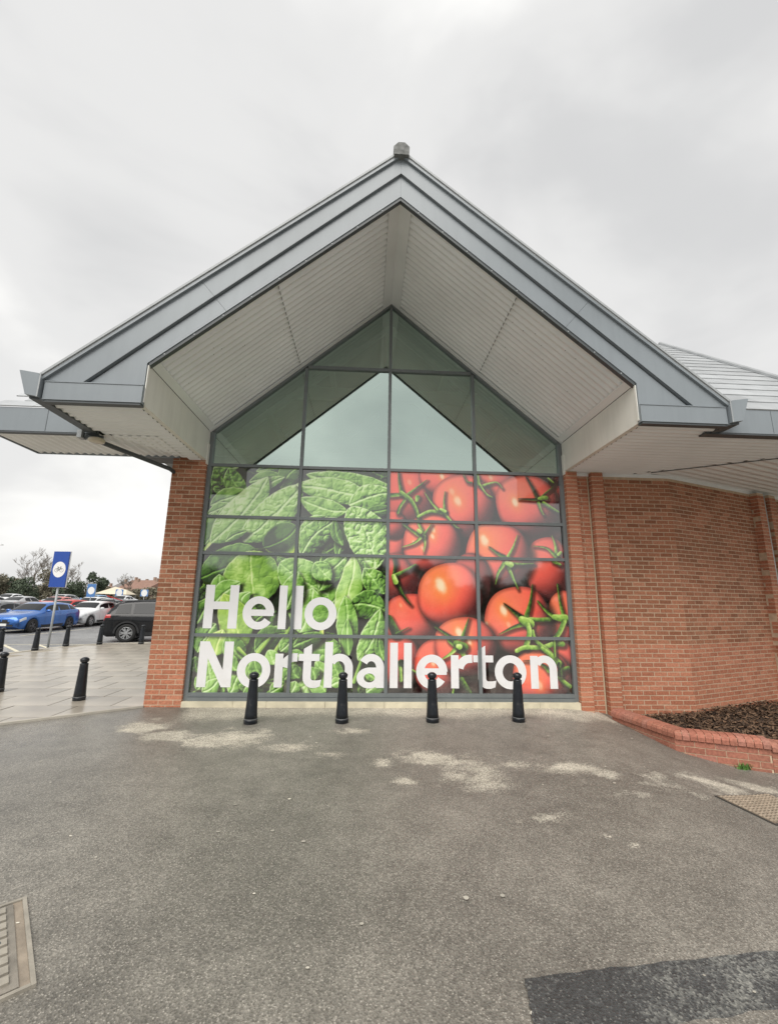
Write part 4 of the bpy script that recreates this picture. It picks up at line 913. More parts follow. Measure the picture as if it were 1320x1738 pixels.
# ================================================================== planter, covers, bollards, sign
PT=[(3.40,-.36),(3.61,-1.401),(4.514,-1.793),(6.6,-2.55)]
planter=empty('planter_wall',(3.61,-1.4,-.2)); planter.location=(0,0,0); tag(planter,'low red brick planter wall with rounded coping in front of the side wall','planter')
PC=.076; ZCOP=-.045
segs=[]
def pl_z(x): return ZCOP-.02*(x-3.4)
for (a,b) in zip(PT,PT[1:]):
    a=Vector(a);b=Vector(b);d=b-a;L=d.length;ang=math.atan2(d.y,d.x);u=d/L; n=Vector((-d.y,d.x)).normalized(); segs.append((a,u,L,ang,n))
segm={}
for si,(a,u,L,ang,n) in enumerate(segs):
    zt=pl_z(a.x+u.x*L/2)
    core_=MB().box(.004,L-.004,.006,.19,-.8,zt-.002); o=core_.build('mortar_core',M_mortar,planter); o.location=(a.x,a.y,0); o.rotation_euler=(0,0,ang)
    for c in range(5):
        z1=zt-c*PC-.004; s=-(c%2)*.11+(.0 if si else .0)
        while s<L-.01:
            q=max(s,0.);e=min(s+.207,L-.002)
            m_=a+u*((q+e)/2)
            if e-q>.03 and z1>zg(m_.x,m_.y)-.06:
                l=round(e-q,3)
                if l not in segm: segm[l]=MB().box(-l/2,l/2,0,.19,-PC+.011,0).build('brick',M_brickp,planter)
                else: segm[l]=link('brick',segm[l].data,None,planter)
                o=segm[l]; o.location=(m_.x,m_.y,z1); o.rotation_euler=(random.uniform(-.006,.006),random.uniform(-.008,.008),ang+random.uniform(-.01,.01))
            s+=.216
    # coping: bullnose headers laid across the wall
    k=max(1,int(L/.077)); w=L/k
    cop=None
    for q in range(k):
        m_=a+u*((q+.5)*w)
        if cop is None:
            h=.098; P=[(-.022,0),(.205,0),(.205,h-.03),(.175,h),(.028,h),(-.006,h-.022),(-.022,h-.05)]
            mb=MB(); nb=len(P); hw_=w/2-.0035
            mb.v=[(-hw_,y,z) for y,z in P]+[(hw_,y,z) for y,z in P]
            mb.f=[tuple(reversed(range(nb))),tuple(range(nb,2*nb))]+[(i,(i+1)%nb,nb+(i+1)%nb,nb+i) for i in range(nb)]
            cop=mb.build('coping_brick',M_brickp,planter); o=cop
        else: o=link('coping_brick',cop.data,None,planter)
        o.location=(m_.x,m_.y,zt+.002+random.uniform(-.002,.002)); o.rotation_euler=(random.uniform(-.012,.012),0,ang+random.uniform(-.012,.012))
    mj=MB().box(.01,L-.01,.0,.185,.0,.080).build('mortar_joint',M_mortar,planter); mj.location=(a.x,a.y,zt+.001); mj.rotation_euler=(0,0,ang)
# planting bed with bark chips
bedp=[(3.55,-.36),(3.74,-.02),(5.0,-.02),(8.2,1.1),(8.2,-2.8),(6.6,-2.42),(4.57,-1.65),(3.72,-1.3)]
tag(MB().slab(bedp,-.7,-.13).build('planting_bed',mat('soil',(.045,.03,.02),.95,var=.4,vscale=12,bump=.6,bscale=40)),kind='structure')
def inpoly(x,y,P):
    c=False;j=len(P)-1
    for i in range(len(P)):
        if (P[i][1]>y)!=(P[j][1]>y) and x<(P[j][0]-P[i][0])*(y-P[i][1])/(P[j][1]-P[i][1])+P[i][0]: c=not c
        j=i
    return c
mu=MB();rg=random.Random(4);cnt=0
while cnt<9000:
    x=rg.uniform(3.6,7.2);y=rg.uniform(-2.5,.6)
    if not inpoly(x,y,bedp): continue
    cnt+=1; rise=.10*min(1,max(0,(x-4.1)/1.2)); l=rg.uniform(.012,.042);w=rg.uniform(.006,.014)
    M4=Matrix.Translation((x,y,-.125+rise*rg.uniform(.6,1)+rg.uniform(0,.02)))@Matrix.Rotation(rg.uniform(0,6.3),4,'Z')@Matrix.Rotation(rg.uniform(-.6,.6),4,'Y')@Matrix.Rotation(rg.uniform(-.6,.6),4,'X')
    b=len(mu.v); mu.v+=[tuple(M4@Vector(p)) for p in ((-l,-w,0),(l,-w*.6,0),(l*.9,w,.003),(-l*.8,w*.8,.004))]; mu.f.append((b,b+1,b+2,b+3))
tag(mu.build('bark_mulch',mat('bark',(.115,.07,.042),.85,rnd=.7,var=.2,vscale=20)),'dark brown bark chips filling the bed behind the planter wall','mulch',kind='stuff')
mo=MB(); mo.v=[];nn=18
for j in range(nn+1):
    for i in range(nn+1):
        x=3.8+i*(3.6/nn); y=-1.9+.0+j*(2.3/nn); rise=.10*min(1,max(0,(x-4.1)/1.2)); ok=inpoly(x,y,bedp)
        mo.v.append((x,y,(-.128+rise*.72+random.uniform(-.006,.006)) if ok else -.68))
mo.f=[(j*(nn+1)+i,j*(nn+1)+i+1,(j+1)*(nn+1)+i+1,(j+1)*(nn+1)+i) for j in range(nn) for i in range(nn)]
tag(mo.build('soil_mound',MATS['soil'],None,True),kind='structure')
# weed at the foot of the planter
wx,wy=4.16,-1.66
wx,wy=4.215,-1.70
weed=empty('weed_tuft',(wx,wy,zg(wx,wy))); tag(weed,'small green weed tuft growing at the foot of the planter wall','plant')
bl=MB();rg=random.Random(9)
for k in range(90):
    a=rg.uniform(0,6.28);l=rg.uniform(.03,.085);x0=rg.gauss(0,.035);y0=rg.gauss(-.01,.015);dx,dy=math.cos(a)*l*.7,math.sin(a)*l*.5;w=.004
    px,py=-math.sin(a)*w,math.cos(a)*w; b=len(bl.v)
    bl.v+=[(x0-px,y0-py,0),(x0+px,y0+py,0),(x0+dx*.5+px,y0+dy*.5+py,l*.75),(x0+dx,y0+dy,l*.8),(x0+dx*.5-px,y0+dy*.5-py,l*.75)]; bl.f+=[(b,b+1,b+2,b+4),(b+4,b+2,b+3)]
bl.build('blades',mat('grass_blade',(.10,.22,.045),.6,rnd=.4),weed)
# access covers
def plane_at(x,y):
    e=.05; z=zg(x,y); return z,(zg(x+e,y)-zg(x-e,y))/(2*e),(zg(x,y+e)-zg(x,y-e))/(2*e)
cv=empty('access_cover'); tag(cv,'cast iron access cover with raised blocks at the lower left','access cover')
c0=Vector((-2.133,-4.303));c1=Vector((-1.679,-4.857)); e1=(c1-c0).normalized(); e2=Vector((-e1.y,e1.x))*-1
if e2.x>0: e2=-e2
W_=.715; D_=.72; ang=math.atan2(e1.y,e1.x)
def cvb(name,a0,a1,b0,b1,z0,z1,mm):   # a along e1, b along e2
    P=[c0+e1*a+e2*b for a,b in ((a0,b0),(a1,b0),(a1,b1),(a0,b1))]; P=[(p.x,p.y) for p in P]
    area=sum(P[i][0]*P[(i+1)%4][1]-P[(i+1)%4][0]*P[i][1] for i in range(4))
    if area<0: P=P[::-1]
    return MB().slab(P,z0,z1).build(name,mm,cv)
M_ironl=mat('worn_iron',(.30,.275,.23),.5,var=.2,vscale=12,bump=.15,bscale=50)
for (a0,a1,b0,b1) in ((0,W_,0,.018),(0,.018,.0185,D_),(W_-.018,W_,.0185,D_)): cvb('outer_frame',a0,a1,b0,b1,-.05,.014,M_ironl)
cvb('infill',.0185,W_-.0185,.0185,.055,-.05,.006,M_iron)
cvb('cover_plate',.03,W_-.03,.056,D_,-.05,.012,mat('cover_iron',(.215,.195,.165),.6,var=.3,vscale=6,bump=.25,bscale=70))
for r_ in range(5):
    for k in range(9):
        a0=.055+k*.068; b0=.088+r_*.10
        o=cvb('tread_block',a0,a0+.048,b0,b0+.06,.0121,.022,M_ironl)
cvb('key_hole',.055+4*.068+.016,.055+4*.068+.032,.11,.128,.0221,.0235,M_trim)
cv2=empty('access_cover'); tag(cv2,'tan access cover with chequer tread by the planter wall','access cover')
q0=Vector((2.922,-2.852));q1=Vector((3.097,-3.182));q2=Vector((4.025,-2.327)); g1=(q1-q0).normalized(); g2=(q2-q0).normalized()
def gp(a,b,dz):
    p=q0+g1*a+g2*b; return (p.x,p.y,zg(p.x,p.y)+dz)
def sheet_cv(a0,a1,b0,b1,z0,z1,name,mm,n=10,m_=4):
    V=[];F=[]
    for j in range(m_+1):
        for i in range(n+1): V.append(gp(a0+(a1-a0)*j/m_,b0+(b1-b0)*i/n,z1))
    for j in range(m_):
        for i in range(n): F.append((j*(n+1)+i,j*(n+1)+i+1,(j+1)*(n+1)+i+1,(j+1)*(n+1)+i)[::-1])
    ring=[(0,i) for i in range(n+1)]+[(j,n) for j in range(1,m_+1)]+[(m_,i) for i in reversed(range(n))]+[(j,0) for j in reversed(range(1,m_))]
    top=[j*(n+1)+i for j,i in ring]; b=len(V)
    V+= [(V[t][0],V[t][1],V[t][2]-(z1-z0)) for t in top]; k=len(top)
    F+=[(top[i],top[(i+1)%k],b+(i+1)%k,b+i) for i in range(k)]
    return mesh(name,V,F,mm,cv2)
sheet_cv(0,.44,0,.95,-.05,.010,'outer_frame',mat('cover_edge',(.05,.045,.04),.7))
M_tan=mat('tan_iron',(.17,.135,.10),.6,var=.25,vscale=7,bump=.2)
sheet_cv(.014,.425,.016,.94,-.02,.014,'cover_plate',M_tan)
ch=MB()
for j in range(11):
    for i in range(25):
        a=.035+j*.036;b=.04+i*.037; dx=.016 if (i+j)%2 else .006; dy=.006 if (i+j)%2 else .016
        P=[gp(a-dx,b-dy,.0142),gp(a+dx,b-dy,.0142),gp(a+dx,b+dy,.0142),gp(a-dx,b+dy,.0142)]; k=len(ch.v)
        ch.v+=P+[(p[0],p[1],p[2]+.006) for p in P]; ch.f+=[tuple(k+q for q in f) for f in BOXF]
tag(ch.build('chequer_tread',mat('tan_iron_worn',(.42,.35,.27),.5,rnd=.15),cv2),kind='stuff')
# bollards
def make_bollard():
    r=empty('bollard')
    MB().lathe([(.088,-.05),(.088,.028),(.091,.034),(.091,.046),(.086,.052)],24).build('base',M_black,r,True)
    MB().lathe([(.0865,.0525),(.0875,.056),(.0865,.060)],24).build('worn_ring',mat('worn_edge',(.16,.165,.165),.5),r,True)
    MB().lathe([(.084,.058),(.080,.12),(.058,.522),(.0575,.530),(.0605,.534),(.0605,.541),(.050,.546),(.042,.552)],24).build('post',M_black,r,True)
    pr=[(.042,.552)]+[(.0635*math.cos(R(a)),.594+.048*math.sin(R(a))) for a in range(-60,91,12)]
    MB().lathe(pr,24).build('ball_cap',M_black,r,True)
    MB().lathe([(.0632,.600),(.0645,.603),(.0645,.609),(.0632,.612)],24,cap=False).build('cap_ring',M_black,r,True)
    return r
bo=make_bollard()
BOL=[(-1.817,-.931,'black bollard standing before the second letter of the lower word, nearest the spinach corner'),(-.621,-.898,'black bollard in front of the spinach panes, second from the left pier'),(.606,-.864,'black bollard in front of the tomato panes, left of the two there'),(1.807,-.829,'black bollard in front of the tomato panes, nearest the right-hand pier'),
 (-4.757,.258,'black bollard on the paving left of the brick pier'),(-6.43,.82,'black bollard cut by the left edge of the photo, nearer the camera'),(-10.99,6.53,'black bollard at the kerb cut by the left edge of the photo'),(-10.047,6.608,'black bollard just left of the cycle sign post'),(-9.953,7.786,'black bollard just right of the cycle sign post'),(-9.276,8.422,'black bollard at the kerb between the white hatchback and the dark car'),(-7.975,8.552,'black bollard in front of the dark car, beside the brick pier')]
for i,(x,y,lb) in enumerate(BOL):
    o=bo if i==0 else copy_tree(bo)
    o.location=(x,y,.018 if i>3 else 0); o.rotation_euler=(random.uniform(-.012,.012),random.uniform(-.012,.012),random.uniform(0,6)); tag(o,lb,'bollard','bollards around the forecourt')
# cycle sign
def ring_mesh(name,cx,cz,r,t,y,mm,parent,n=28):
    V=[];
    for k in range(n):
        a=2*math.pi*k/n; V+=[(cx+r*math.cos(a),y,cz+r*math.sin(a)),(cx+(r-t)*math.cos(a),y,cz+(r-t)*math.sin(a))]
    return mesh(name,V,[(2*k,2*((k+1)%n),2*((k+1)%n)+1,2*k+1) for k in range(n)],mm,parent)
def sign(x,y,z,rz,label,post_h,bot,hgt,wid,bike=True):
    s=empty('parking_sign',(x,y,z),rz); tag(s,label,'sign')
    MB().lathe([(.032,-.1),(.032,post_h)],12).build('post',M_galv,s,True)
    b=MB(); b.box(-wid/2,wid/2,-.075,-.035,bot,bot+hgt); b.build('panel',M_blue if bike else mat('hazed_blue',(.07,.19,.44),.5),s)  # far panels get a paler blue: distance haze put into the colour
    MB().box(-wid/2-.012,wid/2+.012,-.034,.0,bot-.012,bot+hgt+.012).build('panel_rim',M_white,s)
    MB().box(-.07,.07,0,.04,bot+hgt*.3,bot+hgt*.34).build('clamp',M_galv,s); MB().box(-.07,.07,0,.04,bot+hgt*.7,bot+hgt*.74).build('clamp',M_galv,s)
    cz=bot+hgt*.49; r=wid*.40; n=36
    d=mesh('disc',[(r*math.cos(2*math.pi*k/n),-.0775,cz+r*1.22*math.sin(2*math.pi*k/n)) for k in range(n)],[tuple(range(n))],M_white,s)
    if bike:
        g=empty('bicycle_symbol'); bpy.data.objects.remove(g)
        ink=mat('sign_ink',(.02,.025,.04),.5)
        k=MB(); y0=-.0795; rw=r*.30
        for cx_ in (-r*.40,r*.40):
            nn_=24
            for q in range(nn_):
                a=2*math.pi*q/nn_;b2=2*math.pi*(q+1)/nn_; i0=len(k.v)
                for aa,rr_ in ((a,rw),(b2,rw),(b2,rw*.86),(a,rw*.86)): k.v.append((cx_+rr_*math.cos(aa),y0,cz-r*.12+rr_*math.sin(aa)))
                k.f.append((i0,i0+1,i0+2,i0+3))
        zc=cz-r*.12
        def ln(p,q,w=.011):
            p=Vector(p);q=Vector(q);d_=(q-p).normalized();n_=Vector((-d_.y,d_.x))*w/2;i0=len(k.v); yy=y0-.0003*len(k.f)*.1
            k.v.extend([(v_.x,yy,v_.y) for v_ in (p-n_,q-n_,q+n_,p+n_)]); k.f.append((i0,i0+1,i0+2,i0+3))
        A=(-r*.40,zc);B=(-r*.02,zc);Cc=(-r*.17,zc+r*.38);D=(r*.26,zc+r*.40);E2=(r*.40,zc)
        for p,q in ((A,B),(A,Cc),(B,Cc),(B,D),(Cc,D),(D,E2),((r*.24,zc+r*.40),(r*.19,zc+r*.56)),((-r*.17,zc+r*.38),(-r*.21,zc+r*.50))): ln(p,q)
        ln((-r*.32,zc+r*.51),(-r*.12,zc+r*.51),.016); ln((r*.17,zc+r*.57),(r*.30,zc+r*.57),.012)
        k.build('bicycle_symbol',ink,s)
    return s
sign(-10.30,7.5,-.0,R(-4),'tall blue cycle parking sign with white disc on a grey post',1.95,1.87,1.15,.52)
sign(-22.95,30,-.1,R(10),'pale blue parking sign rising above the parked cars beside the dark evergreens',2.0,1.62,1.05,.62,False)
sign(-29.2,45.5,-.1,R(10),'small far blue sign beside the cream awning',2.0,1.75,.75,.8,False)
sign(-26.1,45,-.1,R(10),'small far blue sign closest to the brick pier',2.0,1.75,.75,.8,False)
# ================================================================== cars
M_tyre=mat('tyre',(.018,.018,.018),.8,bump=.1); M_rim=mat('alloy',(.42,.43,.44),.35,.4); M_rimd=mat('alloy_dark',(.10,.10,.11),.35,.4); M_disc=mat('brake_dark',(.02,.02,.02),.6)
M_lampw=mat('lamp_clear',(.55,.57,.58),.15,spec=.8); M_lampr=mat('lamp_red',(.42,.02,.02),.2,coat=.6); M_plastic=mat('black_plastic',(.022,.023,.025),.55); M_plate=mat('plate_white',(.72,.72,.70),.4)
SHAPES={ # stations: fraction, top z, belt z, half width, roof half width (relative to H, W/2)
'hatch':dict(st=[(0,.46,.40,.72,.60),(.015,.53,.44,.84,.72),(.05,.585,.50,.92,.80),(.12,.63,.55,.96,.84),(.22,.665,.60,.985,.86),(.285,.70,.645,.99,.86),(.34,.79,.655,.995,.79),(.43,.935,.665,1.,.72),(.50,.985,.672,1.,.71),(.58,1.,.678,1.,.71),(.70,.99,.69,1.,.70),(.82,.955,.705,.99,.68),(.89,.91,.715,.98,.66),(.945,.80,.72,.95,.70),(.975,.70,.665,.92,.76),(.99,.60,.55,.88,.74),(1.,.50,.45,.78,.66)],wind=(.305,.435),rear=(.885,.955),side=((.375,.585),(.60,.775),(.79,.885)),wb=(.185,.79)),
'suv':dict(st=[(0,.42,.36,.78,.68),(.012,.50,.42,.88,.78),(.04,.56,.50,.94,.84),(.10,.60,.54,.97,.86),(.20,.625,.575,.99,.87),(.265,.65,.60,1.,.86),(.32,.75,.61,1.,.80),(.40,.915,.615,1.,.745),(.46,.975,.62,1.,.735),(.55,1.,.625,1.,.735),(.70,.995,.63,1.,.73),(.84,.965,.635,1.,.71),(.90,.93,.64,.99,.69),(.95,.82,.645,.975,.72),(.978,.70,.64,.95,.78),(.992,.55,.50,.92,.80),(1.,.42,.38,.84,.72)],wind=(.28,.405),rear=(.895,.955),side=((.345,.56),(.575,.765),(.785,.905)),wb=(.19,.80)),
'saloon':dict(st=[(0,.46,.40,.72,.60),(.015,.53,.44,.84,.72),(.05,.585,.50,.92,.80),(.12,.63,.55,.96,.84),(.22,.665,.60,.985,.86),(.28,.70,.645,.99,.86),(.34,.80,.655,.995,.78),(.42,.945,.665,1.,.71),(.50,.995,.67,1.,.70),(.58,.995,.675,1.,.70),(.68,.955,.69,1.,.69),(.76,.86,.70,.99,.72),(.83,.755,.705,.98,.82),(.90,.735,.69,.96,.83),(.96,.70,.64,.93,.80),(.99,.58,.52,.88,.74),(1.,.48,.43,.78,.66)],wind=(.30,.425),rear=(.69,.825),side=((.37,.56),(.575,.70)),wb=(.19,.80))}
def make_car(name,shape,paint,Lc,Wc,Hc,rim=None,wheel=.325,plate=True,kidney=False,roofrails=False,detail=True):
    S=SHAPES[shape]; car=empty(name); w=Wc/2; st=S['st']; rim=rim or M_rim
    wx=[Lc/2-f*Lc for f in S['wb']]; RA=wheel*1.13; zbot=.17*Hc/1.45+.03
    fs=sorted(set([s[0] for s in st]+[i/64 for i in range(65)]))
    def lerp(f,k):
        for a,b in zip(st,st[1:]):
            if a[0]<=f<=b[0]:
                t=(f-a[0])/(b[0]-a[0]); return a[k]+(b[k]-a[k])*t
        return st[-1][k]
    def ring(f):
        x=Lc/2-f*Lc; zt=lerp(f,1)*Hc; zb=lerp(f,2)*Hc; ww=lerp(f,3)*w; wr=lerp(f,4)*w
        zlow=zbot+ (.10*max(0,1-f/.05) if f<.05 else (.12*max(0,(f-.95)/.05)))
        za=zlow
        for c in wx:
            if abs(x-c)<RA: za=max(za,wheel+math.sqrt(RA*RA-(x-c)**2))
        zb=max(zb,za+.03)
        return [(0,zlow+.02),(ww*.80,zlow+.02),(ww*.955,max(za,zlow)),(ww*.985,max(za+.005,zlow+.14*Hc)),(ww*1.0,max(za+.015,zb-.14*Hc)),(ww*.985,max(zb-.03*Hc,za+.02)),(ww*.955,max(zb,za+.028)),(wr+(.955*ww-wr)*.10,max(zt-.055*Hc,zb+.001)),(wr*.93,zt-.018*Hc),(wr*.55,zt-.003*Hc),(0,zt)]
    RN=11
    def surf(f,s):
        r=ring(f); s=max(0,min(RN-1.0001,s)); i=int(s); t=s-i; y=r[i][0]+(r[i+1][0]-r[i][0])*t; z=r[i][1]+(r[i+1][1]-r[i][1])*t
        return Vector((Lc/2-f*Lc,y,z))
    V=[];F=[]
    for f in fs:
        r=ring(f); x=Lc/2-f*Lc
        V+=[(x,-p[0],p[1]) for p in r]+[(x,p[0],p[1]) for p in reversed(r[1:-1])]
    n=2*RN-2
    for i in range(len(fs)-1):
        for k in range(n): F.append((i*n+k,i*n+(k+1)%n,(i+1)*n+(k+1)%n,(i+1)*n+k))
    F.append(tuple(range(n))[::-1]); F.append(tuple((len(fs)-1)*n+k for k in range(n)))
    body=mesh('body',V,F,paint,car,True); body.data.materials
    def patch(nm,f0,f1,s0,s1,mm,sides=(-1,1),off=.006,nf=6,ns=4,parent=None,skew=0.,taper=0.):
        for sd in sides:
            V=[];F=[]
            for i in range(nf+1):
                for k in range(ns+1):
                    tt_=k/ns; f=f0+(f1-f0)*i/nf+skew*(tt_-.5)*(1)+taper*tt_*(0.5-i/nf)
                    p=surf(f,s0+(s1-s0)*tt_); q=surf(f,s0+(s1-s0)*tt_+.02); 
                    V.append((p.x,sd*(p.y+off),p.z+off*.35))
            for i in range(nf):
                for k in range(ns):
                    a=i*(ns+1)+k; f_=(a,a+1,a+ns+2,a+ns+1); F.append(f_ if sd>0 else f_[::-1])
            o=mesh(nm,V,F,mm,parent or car,True)
    # side glass, each window its own
    for k,(a,b) in enumerate(S['side']):
        last=(k==len(S['side'])-1)
        patch('side_window',a,b,6.12,6.90,M_carglass,off=.007,skew=(.035 if k==0 else 0.),taper=(0 if not last else .02))
    # windscreen and rear window
    def wrap(nm,f0,f1,mm,off=.008):
        V=[];F=[];nf,ns=6,14
        for i in range(nf+1):
            f=f0+(f1-f0)*i/nf; r=ring(f); yy=r[7][0]*.93
            for k in range(ns+1):
                t=k/ns*2-1; y=abs(t)*yy
                pts=r[7:]; z=pts[-1][1]
                for (a,b) in zip(pts,pts[1:]):
                    if b[0]<=y<=a[0]: z=b[1]+(a[1]-b[1])*((y-b[0])/(a[0]-b[0]+1e-9)); break
                V.append((Lc/2-f*Lc+(off if nm=='windscreen' else -off)*.6,math.copysign(y,t),z+off))
        for i in range(nf):
            for k in range(ns):
                a=i*(ns+1)+k; F.append((a,a+ns+1,a+ns+2,a+1)[::-1])
        mesh(nm,V,F,mm,car,True)
    wrap('windscreen',*S['wind'],M_carglass); wrap('rear_window',*S['rear'],M_carglass)
    # lamps, bumpers, sills
    patch('headlight',.018,.085,4.5,5.9,M_lampw,off=.008); patch('tail_light',.935,.985,4.6,6.0,M_lampr,off=.008)
    patch('sill_trim',.24,.74,2.1,2.7,M_plastic,off=.006); 
    fr_=ring(.0); 
    g=MB().box(Lc/2-.02,Lc/2+.012,-w*.42,w*.42,Hc*.30,Hc*.375).build('grille',M_plastic,car)
    MB().box(Lc/2-.04,Lc/2+.010,-w*.60,w*.60,zbot+.12,zbot+.20).build('lower_grille',M_plastic,car)
    if kidney:
        for sd in (-1,1):
            y0=sd*.03;y1=sd*.27
            P=[(min(y0,y1),Hc*.335),(max(y0,y1),Hc*.335),(max(y0,y1)-.01,Hc*.435),(min(y0,y1)+.01,Hc*.435)]
            mb=MB(); mb.v=[(Lc/2+.0,p[0],p[1]) for p in P]+[(Lc/2+.022,p[0],p[1]) for p in P]; mb.f=list(BOXF); mb.build('kidney_grille',M_plastic,car)
    if plate:
        MB().box(Lc/2+.012,Lc/2+.028,-.25,.25,Hc*.245,Hc*.32).build('number_plate',M_plate,car); MB().box(-Lc/2-.024,-Lc/2-.004,-.25,.25,Hc*.40,Hc*.475).build('number_plate',M_plate,car)
    for sd in (-1,1):
        p=surf(S['wind'][0]+.055,6.0)
        mb=MB(); mb.lathe([(.0,-.11),(.05,-.10),(.075,-.04),(.075,.03),(.05,.085),(.0,.095)],10,axis='y'); o=mb.build('door_mirror',paint,car,True); o.location=(p.x,sd*(p.y+.12),p.z+.07); o.scale=(.75,1,.85)
    if detail:
        for a in (S['side'][0][1]+.005,S['side'][0][0]-.02,S['side'][1][1]+.005): patch('door_gap',a,a+.0022,3.0,6.0,M_plastic,off=.004,nf=1)
        for a in (S['side'][0][1]-.035,S['side'][1][1]-.03): patch('door_handle',a-.022,a+.012,5.0,5.25,paint,off=.03,nf=2,ns=2)
        patch('shoulder_line',.12,.93,5.55,5.68,paint,off=.012,nf=30,ns=2)
    if roofrails:
        for sd in (-1,1):
            pts=[surf(f,7.9)+Vector((0,0,.035)) for f in (.45,.55,.7,.86)]; MB().tube([(p.x,sd*p.y,p.z) for p in pts],.016,6).build('roof_rail',M_plastic,car)
        for c in wx: # arch cladding
            for sd in (-1,1):
                V=[];F=[];nn_=18
                for k in range(nn_+1):
                    a=math.pi*k/nn_
                    for rr_ in (RA-.005,RA+.055):
                        x=c+rr_*math.cos(a);z=wheel+rr_*math.sin(a); f=(Lc/2-x)/Lc; V.append((x,sd*(lerp(f,3)*w+.006),max(z,zbot+.02)))
                F=[(2*k,2*k+1,2*k+3,2*k+2) if sd>0 else (2*k,2*k+2,2*k+3,2*k+1) for k in range(nn_)]
                mesh('arch_trim',V,F,M_plastic,car)
    # dark wheel wells
    for c in wx:
        MB().box(c-RA*.9,c+RA*.9,-w*.93,w*.93,.16,wheel+RA*.62).build('wheel_well',M_disc,car)
    # wheels
    for ci,c in enumerate(wx):
        for sd in (-1,1):
            wh=empty('wheel',(c,sd*(w-.11),wheel)); wh.parent=car
            r_=wheel; pr=[(r_*.66,-.10),(r_*.80,-.108),(r_*.95,-.098),(r_,-.07),(r_,.07),(r_*.95,.098),(r_*.80,.108),(r_*.66,.10)]
            MB().lathe(pr,28,axis='y',cap=False).build('tyre',M_tyre,wh,True)
            mb=MB(); mb.lathe([(r_*.68,.0),(r_*.68,sd*.085)],28,axis='y',cap=False); mb.lathe([(r_*.69,sd*.088),(r_*.62,sd*.10),(r_*.60,sd*.088)],28,axis='y',cap=False)
            ns_=5 if shape!='suv' else 6
            for k in range(ns_):
                for dv in (-.13,.13):
                    a=2*math.pi*k/ns_; d0=Vector((math.cos(a+dv*.6),0,math.sin(a+dv*.6))); d1=Vector((math.cos(a+dv*1.5),0,math.sin(a+dv*1.5))); t_=Vector((-math.sin(a),0,math.cos(a)))
                    p0=d0*r_*.12;p1=d1*r_*.65; b=len(mb.v); wd_=r_*.055
                    mb.v+=[tuple(q+Vector((0,sd*y_,0))) for q,y_ in ((p0-t_*wd_,.092),(p0+t_*wd_,.092),(p1+t_*wd_,.082),(p1-t_*wd_,.082),(p0-t_*wd_,.06),(p0+t_*wd_,.06),(p1+t_*wd_,.055),(p1-t_*wd_,.055))]; mb.f+=[tuple(b+i for i in f) for f in BOXF]
            mb.lathe([(.0,sd*.096),(r_*.17,sd*.094),(r_*.2,sd*.07)],14,axis='y',cap=False)
            mb.build('rim',rim,wh)
            MB().lathe([(.001,sd*.03),(r_*.67,sd*.03)],24,axis='y',cap=False).build('brake_disc',M_disc,wh)
    return car
def paintm(n,c,r=.35): return mat(n,c,r,coat=.55,var=.02,spec=.15)
P_blue=mat('paint_blue',(.022,.135,.46),.25,.35,coat=.9,var=.05,vscale=2); P_white=paintm('paint_white',(.70,.71,.72)); P_blk=paintm('paint_black',(.008,.009,.011)); P_grey=paintm('paint_grey',(.13,.135,.14)); P_silver=paintm('paint_silver',(.42,.43,.44)); P_red=paintm('paint_red',(.48,.045,.04)); P_lblue=paintm('paint_pale_blue',(.22,.36,.56)); P_pink=paintm('paint_faded_red',(.55,.20,.18))
def put(c,x,y,heading,label,group='cars parked in rows'):
    c.location=(x,y,gz(y)); c.rotation_euler=(0,0,heading); tag(c,label,'car',group)
    return c
TOW=R(-90)   # nose towards the building side (-y)
put(make_car('hatchback_car','hatch',P_blue,4.16,1.72,1.39,M_rimd,.315,kidney=True),-16.62,15.62,R(-90),'bright blue hatchback with twin grilles and dark wheels')
wh1=make_car('hatchback_car','hatch',P_white,4.12,1.72,1.40,M_rim,.315)
put(wh1,-16.70,20.05,R(-90),'white hatchback parked right behind the bright blue one')
put(make_car('suv_car','suv',P_blk,4.35,1.77,1.60,M_rim,.345,roofrails=True),-8.38,11.45,R(14),'dark grey family car with roof rails half hidden by the brick pier',None)
sal=make_car('saloon_car','saloon',P_grey,4.35,1.72,1.38,M_rimd,.31); put(sal,-19.1,16.1,R(-90),'dark car with pale reflecting bonnet just left of the blue hatchback')
pv={}
def clone(src,paint,key,shape=None):
    c=copy_tree(src)
    def rp(o):
        if o.type=='MESH' and o.data.materials and o.data.materials[0] and o.data.materials[0].name.startswith('paint_'):
            k=(o.data.name,paint.name)
            if k not in pv:
                d=o.data.copy(); d.materials[0]=paint; pv[k]=d
            o.data=pv[k]
        for q in o.children: rp(q)
    rp(c); return c
